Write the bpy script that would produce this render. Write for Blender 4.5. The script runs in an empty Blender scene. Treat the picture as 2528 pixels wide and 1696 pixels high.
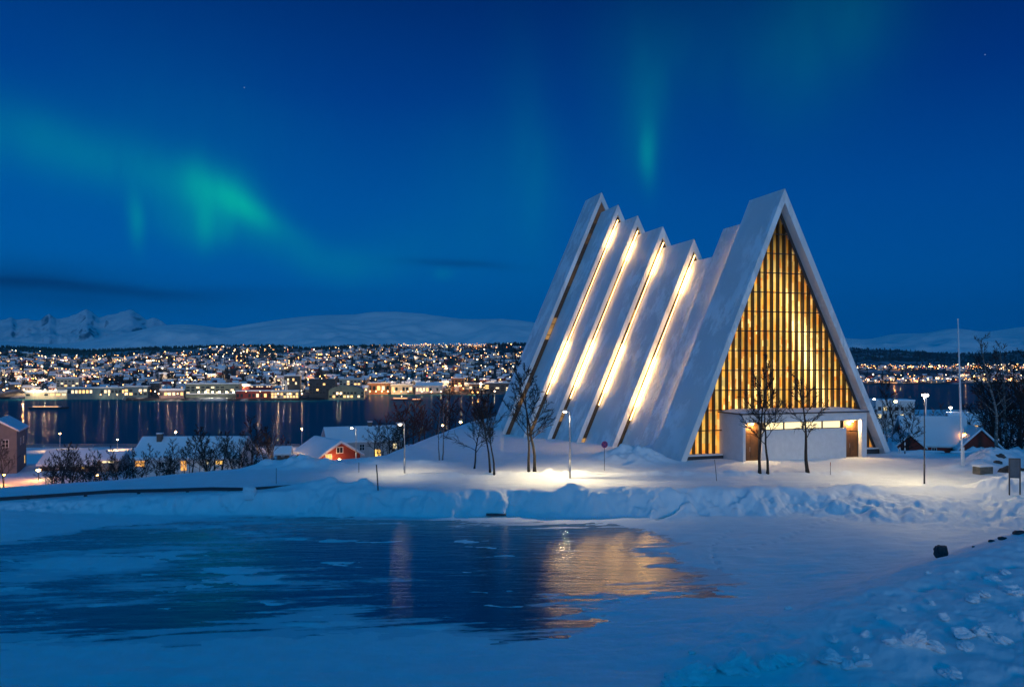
import bpy, bmesh, math, random
import numpy as np
from mathutils import Vector, Matrix

R = math.radians
scene = bpy.context.scene
COL = scene.collection

# ------------------------------------------------------------------ camera
F_PX, CXP, HYP, EYE = 1880.0, 1264.0, 897.0, 9.83      # focal length, centre, horizon (photo pixels), eye height
cam_d = bpy.data.cameras.new("camera"); cam = bpy.data.objects.new("camera", cam_d); COL.objects.link(cam)
cam.location = (0, 0, EYE); cam.rotation_euler = (R(90), 0, 0)
cam_d.sensor_width = 36.0; cam_d.lens = F_PX / 2528 * 36.0; cam_d.shift_y = (HYP - 848) / 2528
cam_d.clip_start = 0.2; cam_d.clip_end = 60000
scene.camera = cam
scene.view_settings.view_transform = 'Standard'; scene.view_settings.look = 'None'
scene.view_settings.exposure = 0.0; scene.view_settings.gamma = 1.0
scene.cycles.use_denoising = True
scene.cycles.max_bounces = 5; scene.cycles.diffuse_bounces = 3; scene.cycles.glossy_bounces = 3
scene.cycles.sample_clamp_indirect = 4.0
scene.cycles.caustics_reflective = False; scene.cycles.caustics_refractive = False

# ------------------------------------------------------------------ sky: dusk gradient, aurora, low cloud
SUN_EL, SUN_AZ = 5.5, 173.0
world = bpy.data.worlds.new("World"); scene.world = world; world.use_nodes = True
def build_world():
    nt = world.node_tree; N = nt.nodes; L = nt.links; N.clear()
    def m(op, a, b=None, c=None, clamp=False):
        n = N.new('ShaderNodeMath'); n.operation = op; n.use_clamp = clamp
        for i, v in enumerate((a, b, c)):
            if v is None: continue
            if isinstance(v, (int, float)): n.inputs[i].default_value = v
            else: L.new(v, n.inputs[i])
        return n.outputs[0]
    tc = N.new('ShaderNodeTexCoord'); sep = N.new('ShaderNodeSeparateXYZ'); L.new(tc.outputs['Generated'], sep.inputs[0])
    x, y, z = sep.outputs
    az = m('ARCTAN2', x, y); el = m('ARCSINE', m('MINIMUM', m('MAXIMUM', z, -1.0), 1.0))
    def ang(px, py):
        a = math.atan((px - CXP) / F_PX); return a, math.atan((HYP - py) / F_PX * math.cos(a))
    nz = N.new('ShaderNodeTexNoise'); nz.inputs['Scale'].default_value = 3.2; nz.inputs['Detail'].default_value = 3
    L.new(tc.outputs['Generated'], nz.inputs['Vector'])
    warp = m('MULTIPLY', m('SUBTRACT', nz.outputs['Fac'], 0.5), 0.055)
    azw = m('ADD', az, warp); elw = m('ADD', el, m('MULTIPLY', warp, 0.6))
    def gauss(px, py, wx, wy, rot=0.0):
        a, e = ang(px, py); wx /= F_PX; wy /= F_PX
        da = m('SUBTRACT', azw, a); de = m('SUBTRACT', elw, e)
        c, s = math.cos(R(rot)), math.sin(R(rot))
        u = m('ADD', m('MULTIPLY', da, c / wx), m('MULTIPLY', de, s / wx))
        v = m('ADD', m('MULTIPLY', da, -s / wy), m('MULTIPLY', de, c / wy))
        q = m('ADD', m('MULTIPLY', u, u), m('MULTIPLY', v, v))
        return m('EXPONENT', m('MULTIPLY', q, -1.0))
    def rgbramp(fac, stops):
        r = N.new('ShaderNodeValToRGB'); L.new(fac, r.inputs[0]); e = r.color_ramp.elements
        while len(e) < len(stops): e.new(0.5)
        for k, (p, c) in zip(e, stops): k.position = p; k.color = (*c, 1)
        return r.outputs['Color']
    def mix(fac, a, b, typ='MIX'):
        n = N.new('ShaderNodeMix'); n.data_type = 'RGBA'; n.blend_type = typ
        if isinstance(fac, (int, float)): n.inputs[0].default_value = fac
        else: L.new(fac, n.inputs[0])
        for i, v in ((6, a), (7, b)):
            if isinstance(v, tuple): n.inputs[i].default_value = (*v, 1)
            else: L.new(v, n.inputs[i])
        return n.outputs[2]
    # elevation gradient (0 = horizon, 1 = zenith)
    t = m('DIVIDE', el, math.pi / 2)
    left = rgbramp(t, [(0.0, (0, .115, .43)), (0.07, (0, .118, .43)), (0.13, (0, .095, .38)), (0.21, (0, .047, .275)), (0.30, (0, .021, .155)), (0.55, (0, .045, .18)), (1.0, (0, .070, .23))])
    right = rgbramp(t, [(0.0, (0, .080, .33)), (0.07, (0, .073, .32)), (0.13, (0, .055, .285)), (0.21, (0, .025, .19)), (0.30, (0, .009, .085)), (0.55, (0, .040, .16)), (1.0, (0, .070, .23))])
    side = m('MULTIPLY_ADD', az, 1 / 1.3, 0.42, clamp=True)
    base = mix(side, left, right)
    # the part of the sky behind the viewer is assumed to hold more twilight
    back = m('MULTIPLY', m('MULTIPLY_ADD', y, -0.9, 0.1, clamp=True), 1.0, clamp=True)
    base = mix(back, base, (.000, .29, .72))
    # aurora
    G1 = (.000, .20, .125); G2 = (.004, .055, .030)
    aur = None
    for (px, py, wx, wy, rot, amp) in [
        (30, 335, 260, 70, -8, .20), (330, 415, 240, 60, -16, .26), (500, 300, 260, 120, -10, .06),
        (560, 480, 80, 48, -20, .85), (640, 515, 95, 30, -28, .80), (500, 450, 80, 60, -20, .30), (520, 545, 20, 50, 0, .60), (562, 560, 26, 36, 0, .32),
        (470, 560, 80, 45, -20, .28), (345, 540, 15, 52, 6, .62), (730, 610, 170, 45, -20, .22), (890, 650, 90, 40, -5, .16),
        (1602, 385, 18, 62, 2, .50), (1592, 280, 40, 130, 0, .18), (1560, 250, 120, 190, 0, .08),
        (1310, 420, 75, 230, 4, .13), (1180, 500, 150, 200, 10, .09), (2040, 70, 150, 150, -20, .18), (1800, 160, 220, 130, -30, .09),
        (1088, 680, 24, 15, 0, .22), (1000, 620, 160, 70, 0, .08), (300, 120, 420, 160, 0, .02)]:
        g = m('MULTIPLY', gauss(px, py, wx, wy, rot), amp * .60); aur = g if aur is None else m('ADD', aur, g)
    # faint vertical rays inside the aurora
    mp = N.new('ShaderNodeMapping'); mp.inputs['Scale'].default_value = (26, 26, 1.5); L.new(tc.outputs['Generated'], mp.inputs['Vector'])
    rz = N.new('ShaderNodeTexNoise'); rz.inputs['Scale'].default_value = 1.0; rz.inputs['Detail'].default_value = 2; L.new(mp.outputs[0], rz.inputs['Vector'])
    aur = m('MULTIPLY', aur, m('MULTIPLY_ADD', rz.outputs['Fac'], 0.9, 0.55))
    green = mix(m('MULTIPLY', aur, 1.0, clamp=True), (0, 0, 0), (.002, .36, .19))
    dim = mix(m('MULTIPLY', aur, 0.75, clamp=True), base, (0, .10, .16))
    col = mix(1.0, dim, green, 'ADD')
    # dark cloud bands low in the left sky
    mp2 = N.new('ShaderNodeMapping'); mp2.inputs['Scale'].default_value = (3, 3, 30); L.new(tc.outputs['Generated'], mp2.inputs['Vector'])
    cz = N.new('ShaderNodeTexNoise'); cz.inputs['Scale'].default_value = 1.3; cz.inputs['Detail'].default_value = 4; L.new(mp2.outputs[0], cz.inputs['Vector'])
    cl = None
    for (px, py, wx, wy, rot, amp) in [(60, 690, 260, 40, 0, .62), (330, 715, 260, 16, -3, .45), (620, 715, 240, 14, 0, .22), (1130, 655, 130, 9, -2, .45), (100, 740, 300, 20, 0, .25)]:
        g = m('MULTIPLY', gauss(px, py, wx, wy, rot), amp); cl = g if cl is None else m('ADD', cl, g)
    cl = m('MULTIPLY', cl, m('MULTIPLY_ADD', cz.outputs['Fac'], 1.6, 0.2), clamp=True)
    col = mix(cl, col, (.001, .030, .135))
    # a few stars
    vo = N.new('ShaderNodeTexVoronoi'); vo.inputs['Scale'].default_value = 26; L.new(tc.outputs['Generated'], vo.inputs['Vector'])
    sepc = N.new('ShaderNodeSeparateColor'); L.new(vo.outputs['Color'], sepc.inputs[0])
    star = m('MULTIPLY', m('LESS_THAN', vo.outputs['Distance'], 0.018), m('GREATER_THAN', sepc.outputs[0], 0.62))
    col = mix(m('MULTIPLY', star, m('MULTIPLY', m('GREATER_THAN', el, 0.12), 0.35)), col, (.45, .65, .9))
    sky = N.new('ShaderNodeTexSky'); sky.sky_type = 'NISHITA'; sky.sun_disc = False
    sky.sun_elevation = R(SUN_EL); sky.sun_rotation = R(SUN_AZ)
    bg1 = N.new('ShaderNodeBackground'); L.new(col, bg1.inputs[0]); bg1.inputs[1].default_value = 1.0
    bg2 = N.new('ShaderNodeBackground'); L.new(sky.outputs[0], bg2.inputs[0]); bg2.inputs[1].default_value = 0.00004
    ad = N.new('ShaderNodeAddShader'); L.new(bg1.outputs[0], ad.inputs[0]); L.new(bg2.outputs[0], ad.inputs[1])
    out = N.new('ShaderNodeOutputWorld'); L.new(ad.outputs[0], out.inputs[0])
build_world()

# added low warm light, standing in for assumed street lamps behind the viewer
fill_sun_d = bpy.data.lights.new("fill_sun", 'SUN'); fill_sun = bpy.data.objects.new("fill_sun", fill_sun_d); COL.objects.link(fill_sun)
fill_sun_d.energy = 0.36; fill_sun_d.angle = R(12); fill_sun_d.color = (1.0, .84, .62)
_dir = Vector((math.sin(R(SUN_AZ)) * math.cos(R(SUN_EL)), math.cos(R(SUN_AZ)) * math.cos(R(SUN_EL)), math.sin(R(SUN_EL))))
fill_sun.rotation_euler = _dir.to_track_quat('Z', 'Y').to_euler()

# ------------------------------------------------------------------ noise and terrain
_rng = np.random.default_rng(7)
_PERM = _rng.permutation(512).astype(np.int64); _VAL = _rng.random(512)
def vnoise(x, y, seed=0):
    x = np.asarray(x, float); y = np.asarray(y, float)
    xi = np.floor(x).astype(np.int64); yi = np.floor(y).astype(np.int64)
    fx = x - xi; fy = y - yi; fx = fx * fx * (3 - 2 * fx); fy = fy * fy * (3 - 2 * fy)
    def h(i, j): return _VAL[_PERM[(i + _PERM[(j + seed * 37) & 511]) & 511]]
    return (h(xi, yi) * (1 - fx) + h(xi + 1, yi) * fx) * (1 - fy) + (h(xi, yi + 1) * (1 - fx) + h(xi + 1, yi + 1) * fx) * fy
def fbm(x, y, seed=0, oct=4, gain=0.5):
    s = 0; a = 1; t = 0
    for o in range(oct):
        s = s + a * (vnoise(x, y, seed + o) - 0.5); t += a; a *= gain
        x = x * 2.03 + 11.3; y = y * 2.03 + 5.7
    return s / t * 2
def sstep(a, b, x):
    t = np.clip((x - a) / (b - a), 0, 1); return t * t * (3 - 2 * t)
def bump(x, y, cx, cy, rx, ry, h): return h * np.exp(-((x - cx) / rx) ** 2 - ((y - cy) / ry) ** 2)

ZI, ZSEA = -1.8, -35.0
def P(px, py, D): return np.array([(px - CXP) / F_PX * D, D, EYE - (py - HYP) / F_PX * D])
def on_level(px, py, z):
    D = (EYE - z) * F_PX / (py - HYP); return ((px - CXP) / F_PX * D, D)
# shore of the frozen pool (traced as points on the ice level)
POND = [on_level(*p, ZI) for p in [(-700, 1345), (0, 1338), (200, 1305), (420, 1285), (650, 1262), (820, 1256), (1000, 1276), (1150, 1284), (1330, 1284), (1560, 1296), (1640, 1318), (1690, 1342), (1630, 1360), (1700, 1395), (1800, 1418), (1826, 1440),
        (1760, 1468), (1640, 1470), (1500, 1492), (1440, 1500), (1505, 1530), (1485, 1558), (1380, 1576), (1120, 1572), (1080, 1556), (980, 1566), (830, 1556), (640, 1560), (450, 1585), (230, 1600), (0, 1590), (-700, 1590)]]
def pond_sd(x, y):
    px = np.array([p[0] for p in POND]); py = np.array([p[1] for p in POND]); n = len(px)
    d = np.full(x.shape, 1e9); ins = np.zeros(x.shape, bool)
    for i in range(n):
        x0, y0, x1, y1 = px[i], py[i], px[(i + 1) % n], py[(i + 1) % n]
        ex, ey = x1 - x0, y1 - y0; t = np.clip(((x - x0) * ex + (y - y0) * ey) / (ex * ex + ey * ey), 0, 1)
        d = np.minimum(d, np.hypot(x - x0 - t * ex, y - y0 - t * ey))
        c = (y0 > y) != (y1 > y)
        with np.errstate(divide='ignore', invalid='ignore'): ins ^= c & (x < ex * (y - y0) / (ey if ey else 1e-9) + x0)
    return np.where(ins, -d, d)
# wind drifts of snow lying on the ice: pixel centre, half size, strength
DRIFTS = [(230, 1390, 250, 34, 1), (430, 1365, 150, 22, .8), (80, 1430, 160, 26, .9), (560, 1405, 120, 14, .9), (400, 1450, 200, 16, .8), (640, 1425, 150, 12, .8), (150, 1490, 200, 14, .7), (60, 1535, 130, 12, .7),
          (620, 1315, 160, 7, .6), (470, 1300, 120, 8, .6), (1160, 1348, 95, 22, .75), (1000, 1300, 120, 10, .5), (780, 1330, 120, 5, .6), (830, 1388, 130, 9, .6), (900, 1500, 260, 3, .8), (1180, 1462, 180, 2.5, .8),
          (1190, 1408, 70, 8, .6), (300, 1570, 160, 10, .7), (720, 1535, 200, 7, .5), (760, 1410, 90, 9, .6), (1420, 1520, 80, 10, .4)]
_r = random.Random(77)
for _ in range(46): DRIFTS.append((_r.uniform(-60, 1250) if _r.random() < .8 else _r.uniform(1250, 1600), _r.uniform(1290, 1560), _r.uniform(25, 130), _r.uniform(1.5, 5), _r.uniform(.4, .8)))
DRIFTS = [(*on_level(px, py, ZI), wx / F_PX * on_level(px, py, ZI)[1], wy * on_level(px, py, ZI)[1] ** 2 / ((EYE - ZI) * F_PX), a) for px, py, wx, wy, a in DRIFTS]
_K = lambda xs, ys: (np.array(xs, float), np.array(ys, float))
EDGE = _K([-900, 0, 300, 600, 760, 900, 953, 1020, 1100, 1160, 1240, 1400, 2000, 2195, 2225, 2528, 3400], [61, 66.0, 68.0, 73, 77, 80, 82, 93, 110, 128, 146, 152, 140, 100, 84, 82, 82])
LEV = _K([-900, 0, 200, 450, 640, 900, 1100, 1400, 3400], [-1.3, -1.15, -.85, -.5, -.3, -.15, -.1, 0, 0])
SLOPE = _K([-900, 600, 1100, 1500, 2200, 3400], [.15, .15, .12, .10, .07, .06])
SHORE = _K([-900, 700, 1300, 2100, 3400], [388, 390, 420, 700, 720])
def ground(x, y):
    x = np.asarray(x, float); y = np.asarray(y, float); yy = np.maximum(y, 3.0)
    px = CXP + F_PX * x / yy; px = np.clip(px, -900, 3400)
    lev = np.interp(px, *LEV)
    # upper terrace
    up = lev + .05 * fbm(x / 5, y / 5, 3) + .03 * fbm(x / .9, y / .9, 4, 3)
    up = up - .055 * np.maximum(0, y - 82) * (px > 1240) * (px < 2200) * .55
    up = up + .22 * sstep(66.6, 70, y) * sstep(1500, 1800, px) * (1 - sstep(2160, 2260, px)) * (1 - sstep(76, 82, y))
    # kerb of ploughed snow on the far side of the road
    kb = (.26 + .22 * fbm(x / 5, 0 * x, 88, 2)) * np.exp(-((y - 67.2 - .6 * fbm(x / 6, 0 * x, 8)) / .8) ** 2) * sstep(900, 1050, px) * (1 - sstep(2060, 2200, px))
    up = up + kb * (1 + .9 * fbm(x / .8, y / .8, 9, 3))
    # near kerb: crest of the bank above the pool
    cr = (.07 + .09 * sstep(1450, 1700, px) + .30 * fbm(x / 2.2, y / 2.5, 12, 4)) * np.exp(-((y - 59.7) / .9) ** 2) * sstep(560, 760, px)
    up = up + np.maximum(cr, -.1)
    for (qx, qy, rx, ry, h) in [(-14.7, 61.0, 1.9, 1.0, .75), (-11.8, 60.6, 1.3, .8, .6), (-17.5, 61.5, 1.6, .9, .35), (-20.5, 74, 2.2, 1.6, .95), (-23.8, 74.5, 1.6, 1.2, .7), (-17.6, 74, 2.0, 1.3, .45), (-14.0, 76, 1.7, 1.3, .6), (-9.0, 75.5, 3.2, 1.4, .5),
                                (28, 59.3, 1.6, .7, .35), (37.8, 59.2, 2.0, 1.2, .75), (40.6, 58.8, 2.2, 1.6, .85), (33.2, 59.5, 1.2, .6, .3), (4.6, 59.2, 1.0, .6, .38), (46, 59.5, 4, 2.5, .9),
                                (47.3, 75, 1.9, 2.2, 1.25), (50.3, 76, 2.6, 2.2, .95), (44.3, 72.6, 1.9, 1.5, .55), (41.4, 70.9, 1.7, 1.0, .38), (38.3, 69.6, 1.3, .7, .2), (51.2, 84, 1.2, .9, .75), (56.5, 86, 3.0, 2.5, 1.2),
                                (42.3, 82, 1.9, .9, .45), (44.8, 82.4, 1.3, .7, .32),
                                (10.2, 76.2, 1.8, 2.6, 1.0), (12.6, 75.4, 2.1, 2.0, 1.25), (14.9, 74.9, 1.2, .9, .45), (7.0, 79, 3, 4, .35)]:
        lump = 1 + .55 * fbm(x / .9, y / .7, 21, 4)
        up = up + bump(x, y, qx, qy, rx, ry, h) * lump
    # shallow drift edge running in front of the church
    up = up + .18 * np.exp(-((y - (96 - 1.35 * (x + 9))) / 1.6) ** 2) * sstep(-12, -7, x) * (1 - sstep(8, 13, x))
    # lower ice level
    sd = pond_sd(x, y)
    an = fbm(x / 3.8, y / 1.5, 30, 4); fine = fbm(x / 1.5, y / .5, 34, 4, .6)
    lo = np.where(sd > 0, np.minimum(.030 * sd, .35), np.maximum(.05 * sd, -.07)) + .045 * an + .055 * fine + .012
    dr = np.zeros_like(x)
    for (qx, qy, rx, ry, a) in DRIFTS:
        dr = np.maximum(dr, a * np.exp(-((x - qx + .12 * (y - qy)) / rx) ** 2 - ((y - qy + 1.2 * an) / ry) ** 2))
    lo = lo + .085 * dr * (sd < 0)
    lo = lo + .02 * fbm(x / 9, y / 4, 40, 3) * sstep(0, 3, sd)
    lo = lo + .05 * fbm((x + .3 * y) / 3.2, (y - .15 * x) / .8, 43, 4) * sstep(.5, 4, sd)
    lo = ZI + lo
    # bank between them
    f0 = np.interp(px, [-900, 300, 620, 900, 1500, 2000, 2300, 3400], [58.2, 58.2, 58.2, 57.6, 57.4, 55.5, 50.5, 46])
    f1 = np.interp(px, [-900, 300, 620, 900, 1500, 2000, 2300, 3400], [60.2, 60.2, 60.2, 59.6, 59.3, 59.4, 59.6, 60])
    ky = y + .85 * fbm(x / 2.6, y / 3, 50, 4) + .50 * fbm(x / .8, y / .9, 53, 4)
    k = sstep(f0, f1, ky)
    z = lo * (1 - k) + up * k
    z = z + k * (1 - k) * 4 * (.34 * fbm(x / 1.1, y / 1.1, 55, 4) + .16 * fbm(x / .35, y / .35, 57, 2))
    # big slab-like hump in the bank
    la = ((x - 10.3) * 2.6 + (y - 57.3) * 2.1) / 3.342; pe = ((x - 10.3) * 2.1 - (y - 57.3) * 2.6) / 3.342
    wn_ = sstep(-.5, .5, la) * (1 - sstep(2.7, 3.5, la)); rg = .7 + .5 * fbm(x / .6, y / .6, 58, 3)
    z = z + wn_ * (.50 * rg * np.exp(-(pe / .42) ** 2) - .55 * np.exp(-((pe - .85) / .32) ** 2) + .30 * rg * np.exp(-((pe - 1.5) / .4) ** 2))
    # wheel tracks on the road and a trodden path to the porch
    for (cy, w_, d_) in ((62.3, .16, .05), (64.1, .16, .05), (63.2, .12, .03), (65.2, .14, .035)): z = z - d_ * np.exp(-((y - cy - .35 * np.sin(x / 11 + cy) - .12 * fbm(x / 1.5, 0 * x, 59, 2)) / w_) ** 2) * (px > 900)
    for i_ in range(26):
        f_ = i_ / 25; qx = 27.5 + 8.5 * f_ + .5 * math.sin(f_ * 6); qy = 66 + 15 * f_; z = z - .10 * np.exp(-((x - qx - .16 * (-1) ** i_) / .20) ** 2 - ((y - qy) / .24) ** 2)
    # near rise on the right
    ux, uy = 22 / 25.55, 13 / 25.55; l = (x - 5.6) * ux + (y - 28) * uy; n = (x - 5.6) * uy - (y - 28) * ux
    rise = np.clip(-1.62 + 2.35 * l / 25, ZI - .05, 3.2)
    hum = (.26 * fbm(x / 2.4, y / 2.4, 60, 3) + .12 * fbm(x / .8, y / .8, 63, 4)) * sstep(-2, 6, l)
    clod = np.maximum(0, fbm(x / .6, y / .6, 66, 3) - .22) * .9 * sstep(3, 9, n) * sstep(-4, 4, l) * np.clip(.5 + fbm(x / 3, y / 3, 69, 2), 0, 1)
    rk = sstep(-5.5, .8, n) * sstep(-3, 3, l)
    z = z + np.maximum(0, rise - z) * rk + (hum + clod) * rk
    for (ax, ay, bx, by, n_) in [(14, 47, 27, 58, 17), (9.5, 38, 15, 53, 20), (16, 34, 25, 36, 14), (-30, 52, -14, 58, 20)]:
        for i_ in range(n_):
            f_ = i_ / n_; qx = ax + (bx - ax) * f_ + .5 * math.sin(f_ * 7); qy = ay + (by - ay) * f_ + .14 * (-1) ** i_; z = z - .09 * np.exp(-((x - qx) / .16) ** 2 - ((y - qy) / .24) ** 2)
    # tracks left on the near rise
    z = z - .10 * np.exp(-((n - 11.5 + .25 * (l - 8)) / .35) ** 2) * rk + .06 * np.exp(-((n - 10.8 + .25 * (l - 8)) / .3) ** 2) * rk
    z = np.maximum(z, -2.3 + (10.6 - 7.6 * sstep(11, 17, x)) * np.clip((23 - y) / 21, 0, 1) + .12 * fbm(x / 2, y / 2, 75, 3) * (y < 24))  # unseen knoll under the viewpoint, shaped to shade pool and bank from the sun
    # slope to the sea
    e = np.interp(px, *EDGE); sl = np.interp(px, *SLOPE); over = np.maximum(0, y - e)
    z = z - sl * over * sstep(0, 14, over) - .4 * sstep(0, 5, over) - 1.6 * sstep(0, 9, over) * sstep(2150, 2230, px)
    ter = np.where(px < 640, np.clip(-11.5 - .26 * np.maximum(0, y - 162), -60, -11.5), -99) * 1.0
    z = np.where((over > 14) & (y < 290), np.maximum(z, ter), z)
    z = np.where(over > 14, np.maximum(z, ZSEA + 2.2), z) + np.where(over > 10, .35 * fbm(x / 14, y / 14, 70, 3), 0)
    sh = np.interp(px, *SHORE)
    z = z - 9 * sstep(0, 6, y - sh)
    return z
def gz(x, y): return float(ground(np.array([x]), np.array([y]))[0])
def G(px, py, lo=18, hi=200):
    """where the ray through a photo pixel meets the ground"""
    D = np.linspace(lo, hi, 6000); s = (px - CXP) / F_PX
    zz = ground(s * D, D); rayz = EYE - (py - HYP) / F_PX * D
    k = np.argmax(zz >= rayz); 
    if zz[k] < rayz[k]: k = np.argmin(rayz - zz)
    return float(s * D[k]), float(D[k]), float(zz[k])

# ------------------------------------------------------------------ materials
class NT:
    def __init__(s, name):
        s.mat = bpy.data.materials.new(name); s.mat.use_nodes = True; s.nt = s.mat.node_tree; s.N = s.nt.nodes; s.L = s.nt.links
        s.N.clear(); s.out = s.N.new('ShaderNodeOutputMaterial'); s.b = s.N.new('ShaderNodeBsdfPrincipled'); s.L.new(s.b.outputs[0], s.out.inputs[0])
    def set(s, k, v):
        i = s.b.inputs[k]
        if hasattr(v, 'is_linked') or hasattr(v, 'links'): s.L.new(v, i)
        else: i.default_value = (*v, 1) if isinstance(v, tuple) and len(v) == 3 else v
    def obj(s): 
        if not hasattr(s, '_o'): s._o = s.N.new('ShaderNodeTexCoord').outputs['Object']
        return s._o
    def map(s, scale, v=None):
        n = s.N.new('ShaderNodeMapping'); n.inputs['Scale'].default_value = scale; s.L.new(v or s.obj(), n.inputs['Vector']); return n.outputs[0]
    def noise(s, scale=1, detail=4, v=None, rough=.5):
        n = s.N.new('ShaderNodeTexNoise'); n.inputs['Scale'].default_value = scale; n.inputs['Detail'].default_value = detail; n.inputs['Roughness'].default_value = rough
        s.L.new(v or s.obj(), n.inputs['Vector']); return n.outputs['Fac']
    def ramp(s, fac, stops, interp='LINEAR'):
        r = s.N.new('ShaderNodeValToRGB'); s.L.new(fac, r.inputs[0]); r.color_ramp.interpolation = interp; e = r.color_ramp.elements
        while len(e) < len(stops): e.new(.5)
        for k, (p, c) in zip(e, stops): k.position = p; k.color = (*c, 1) if isinstance(c, tuple) else (c, c, c, 1)
        return r.outputs[0]
    def math(s, op, a, b=0.0, c=0.0, clamp=False):
        n = s.N.new('ShaderNodeMath'); n.operation = op; n.use_clamp = clamp
        for i, v in enumerate((a, b, c)):
            if isinstance(v, (int, float)): n.inputs[i].default_value = v
            else: s.L.new(v, n.inputs[i])
        return n.outputs[0]
    def mixc(s, f, a, b, typ='MIX'):
        n = s.N.new('ShaderNodeMix'); n.data_type = 'RGBA'; n.blend_type = typ
        if isinstance(f, (int, float)): n.inputs[0].default_value = f
        else: s.L.new(f, n.inputs[0])
        for i, v in ((6, a), (7, b)):
            if isinstance(v, tuple): n.inputs[i].default_value = (*v, 1)
            else: s.L.new(v, n.inputs[i])
        return n.outputs[2]
    def bump(s, h, strength=.3, dist=.1):
        n = s.N.new('ShaderNodeBump'); n.inputs['Strength'].default_value = strength; n.inputs['Distance'].default_value = dist; s.L.new(h, n.inputs['Height']); s.L.new(n.outputs[0], s.b.inputs['Normal'])
M = {}
def plain(name, col, rough=.7, var=.25, scale=3.0, metal=0.0):
    n = NT(name); f = n.noise(scale, 4)
    n.set('Base Color', n.ramp(f, [(.3, tuple(c * (1 - var) for c in col)), (.7, tuple(min(1, c * (1 + var)) for c in col))]))
    n.set('Roughness', rough); n.set('Metallic', metal); M[name] = n.mat; return n
def glow(name, col, strength, sampled=True):
    n = NT(name); n.set('Base Color', (.02, .02, .02)); n.set('Emission Color', col); n.set('Emission Strength', strength)
    if not sampled: n.mat.cycles.emission_sampling = 'NONE'
    M[name] = n.mat; return n
def snow_mat(name, tint=(.86, .88, .90), fine=9.0):
    n = NT(name); a = n.noise(fine, 6, rough=.65); b = n.noise(fine / 9, 4)
    n.set('Base Color', n.mixc(n.ramp(b, [(.35, 0.0), (.7, 1.0)]), tuple(c * .93 for c in tint), tint)); n.set('Roughness', .65)
    n.set('Specular IOR Level', .25)
    n.bump(n.math('ADD', n.math('MULTIPLY', a, .5), n.math('MULTIPLY', b, 1.2)), .40, .08); M[name] = n.mat; return n
snow_mat('snow'); snow_mat('roof_snow', fine=2.5)
n = NT('ice')      # wind-scoured ice, clear in places, frosted in others
at = n.N.new('ShaderNodeAttribute'); at.attribute_name = 'frost'
fr = n.noise(1.1, 9, n.map((.7, 3.2, 1)), .74)
frost = n.ramp(n.math('ADD', at.outputs['Fac'], n.math('MULTIPLY', n.math('SUBTRACT', fr, .5), 1.1)), [(.14, 0.0), (.62, 1.0)])
n.set('Base Color', n.mixc(frost, (.025, .06, .10), (.66, .70, .74)))
n.set('Roughness', n.math('MULTIPLY_ADD', frost, .5, .05)); n.set('IOR', 1.62)
n.set('Specular IOR Level', n.math('MULTIPLY_ADD', frost, -.4, .5))
rip = n.noise(1.0, 6, n.map((.38, 2.3, 1)), .66)
n.bump(n.math('ADD', rip, n.math('MULTIPLY', n.noise(.6, 2, n.map((.4, 1, 1))), 1.2)), .62, .05); M['ice'] = n.mat
n = NT('sea'); w = n.noise(1.0, 4, n.map((.06, .16, 1))); bp = n.N.new('ShaderNodeBump'); bp.inputs['Strength'].default_value = .30; bp.inputs['Distance'].default_value = 1.0; n.L.new(w, bp.inputs['Height'])
df = n.N.new('ShaderNodeBsdfDiffuse'); df.inputs[0].default_value = (.012, .105, .15, 1); gl = n.N.new('ShaderNodeBsdfGlossy'); gl.inputs['Roughness'].default_value = .10; n.L.new(bp.outputs[0], gl.inputs['Normal'])
mx = n.N.new('ShaderNodeMixShader'); mx.inputs[0].default_value = .03; n.L.new(df.outputs[0], mx.inputs[1]); n.L.new(gl.outputs[0], mx.inputs[2]); n.L.new(mx.outputs[0], n.out.inputs[0]); M['sea'] = n.mat
n = NT('cladding')  # pale painted concrete plates with frost clinging to them
fr = n.noise(.5, 7, n.map((1, .8, .30)), .72); sm = n.noise(.12, 3); pat = n.noise(.09, 3, n.map((1, 1, .6)))
fm = n.math('MULTIPLY', n.ramp(fr, [(.47, 0.0), (.56, 1.0)]), n.ramp(pat, [(.38, 0.1), (.52, 1.0)]))
n.set('Base Color', n.mixc(fm, n.ramp(sm, [(.3, (.66, .67, .68)), (.7, (.76, .77, .77))]), (.93, .94, .94)))
n.set('Roughness', .55); n.set('Specular IOR Level', .3); n.bump(n.math('MULTIPLY', fm, fr), .55, .16); M['cladding'] = n.mat
plain('plaster', (.66, .66, .68), .8, .06, 2.0); plain('dark_trim', (.03, .035, .045), .5); plain('fin_wood', (.06, .038, .016), .6, .35, 2.5)
plain('transom_steel', (.03, .02, .012), .5); plain('concrete', (.28, .27, .26), .9, .25, 2.0); plain('rock', (.06, .055, .05), .95, .5, 1.2)
n = plain('door_wood', (.10, .042, .013), .55, .3, 2.0)
pl = n.noise(1.0, 3, n.map((9, 1, .6))); n.bump(pl, .3, .02)
plain('post_dark', (.035, .035, .045), .45, .2, 5); plain('post_steel', (.38, .38, .40), .4, .15, 5, .6); plain('post_white', (.72, .72, .72), .5, .1, 5)
plain('bark_dark', (.028, .022, .018), .95, .5, 6); plain('twig_dark', (.022, .017, .016), .95, .3, 6)
n = NT('bark_birch'); b = n.noise(1.0, 4, n.map((2.5, 2.5, 9)), .7)
n.set('Base Color', n.ramp(b, [(.42, (.05, .045, .04)), (.55, (.30, .28, .26))])); n.set('Roughness', .9); M['bark_birch'] = n.mat
plain('red_boards', (.22, .030, .018), .8, .2, 1.0); plain('grey_boards', (.42, .40, .40), .85, .12, 1.0); plain('white_boards', (.62, .60, .58), .85, .1, 1.0); plain('dark_boards', (.10, .085, .075), .85, .2, 1.0)
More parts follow.
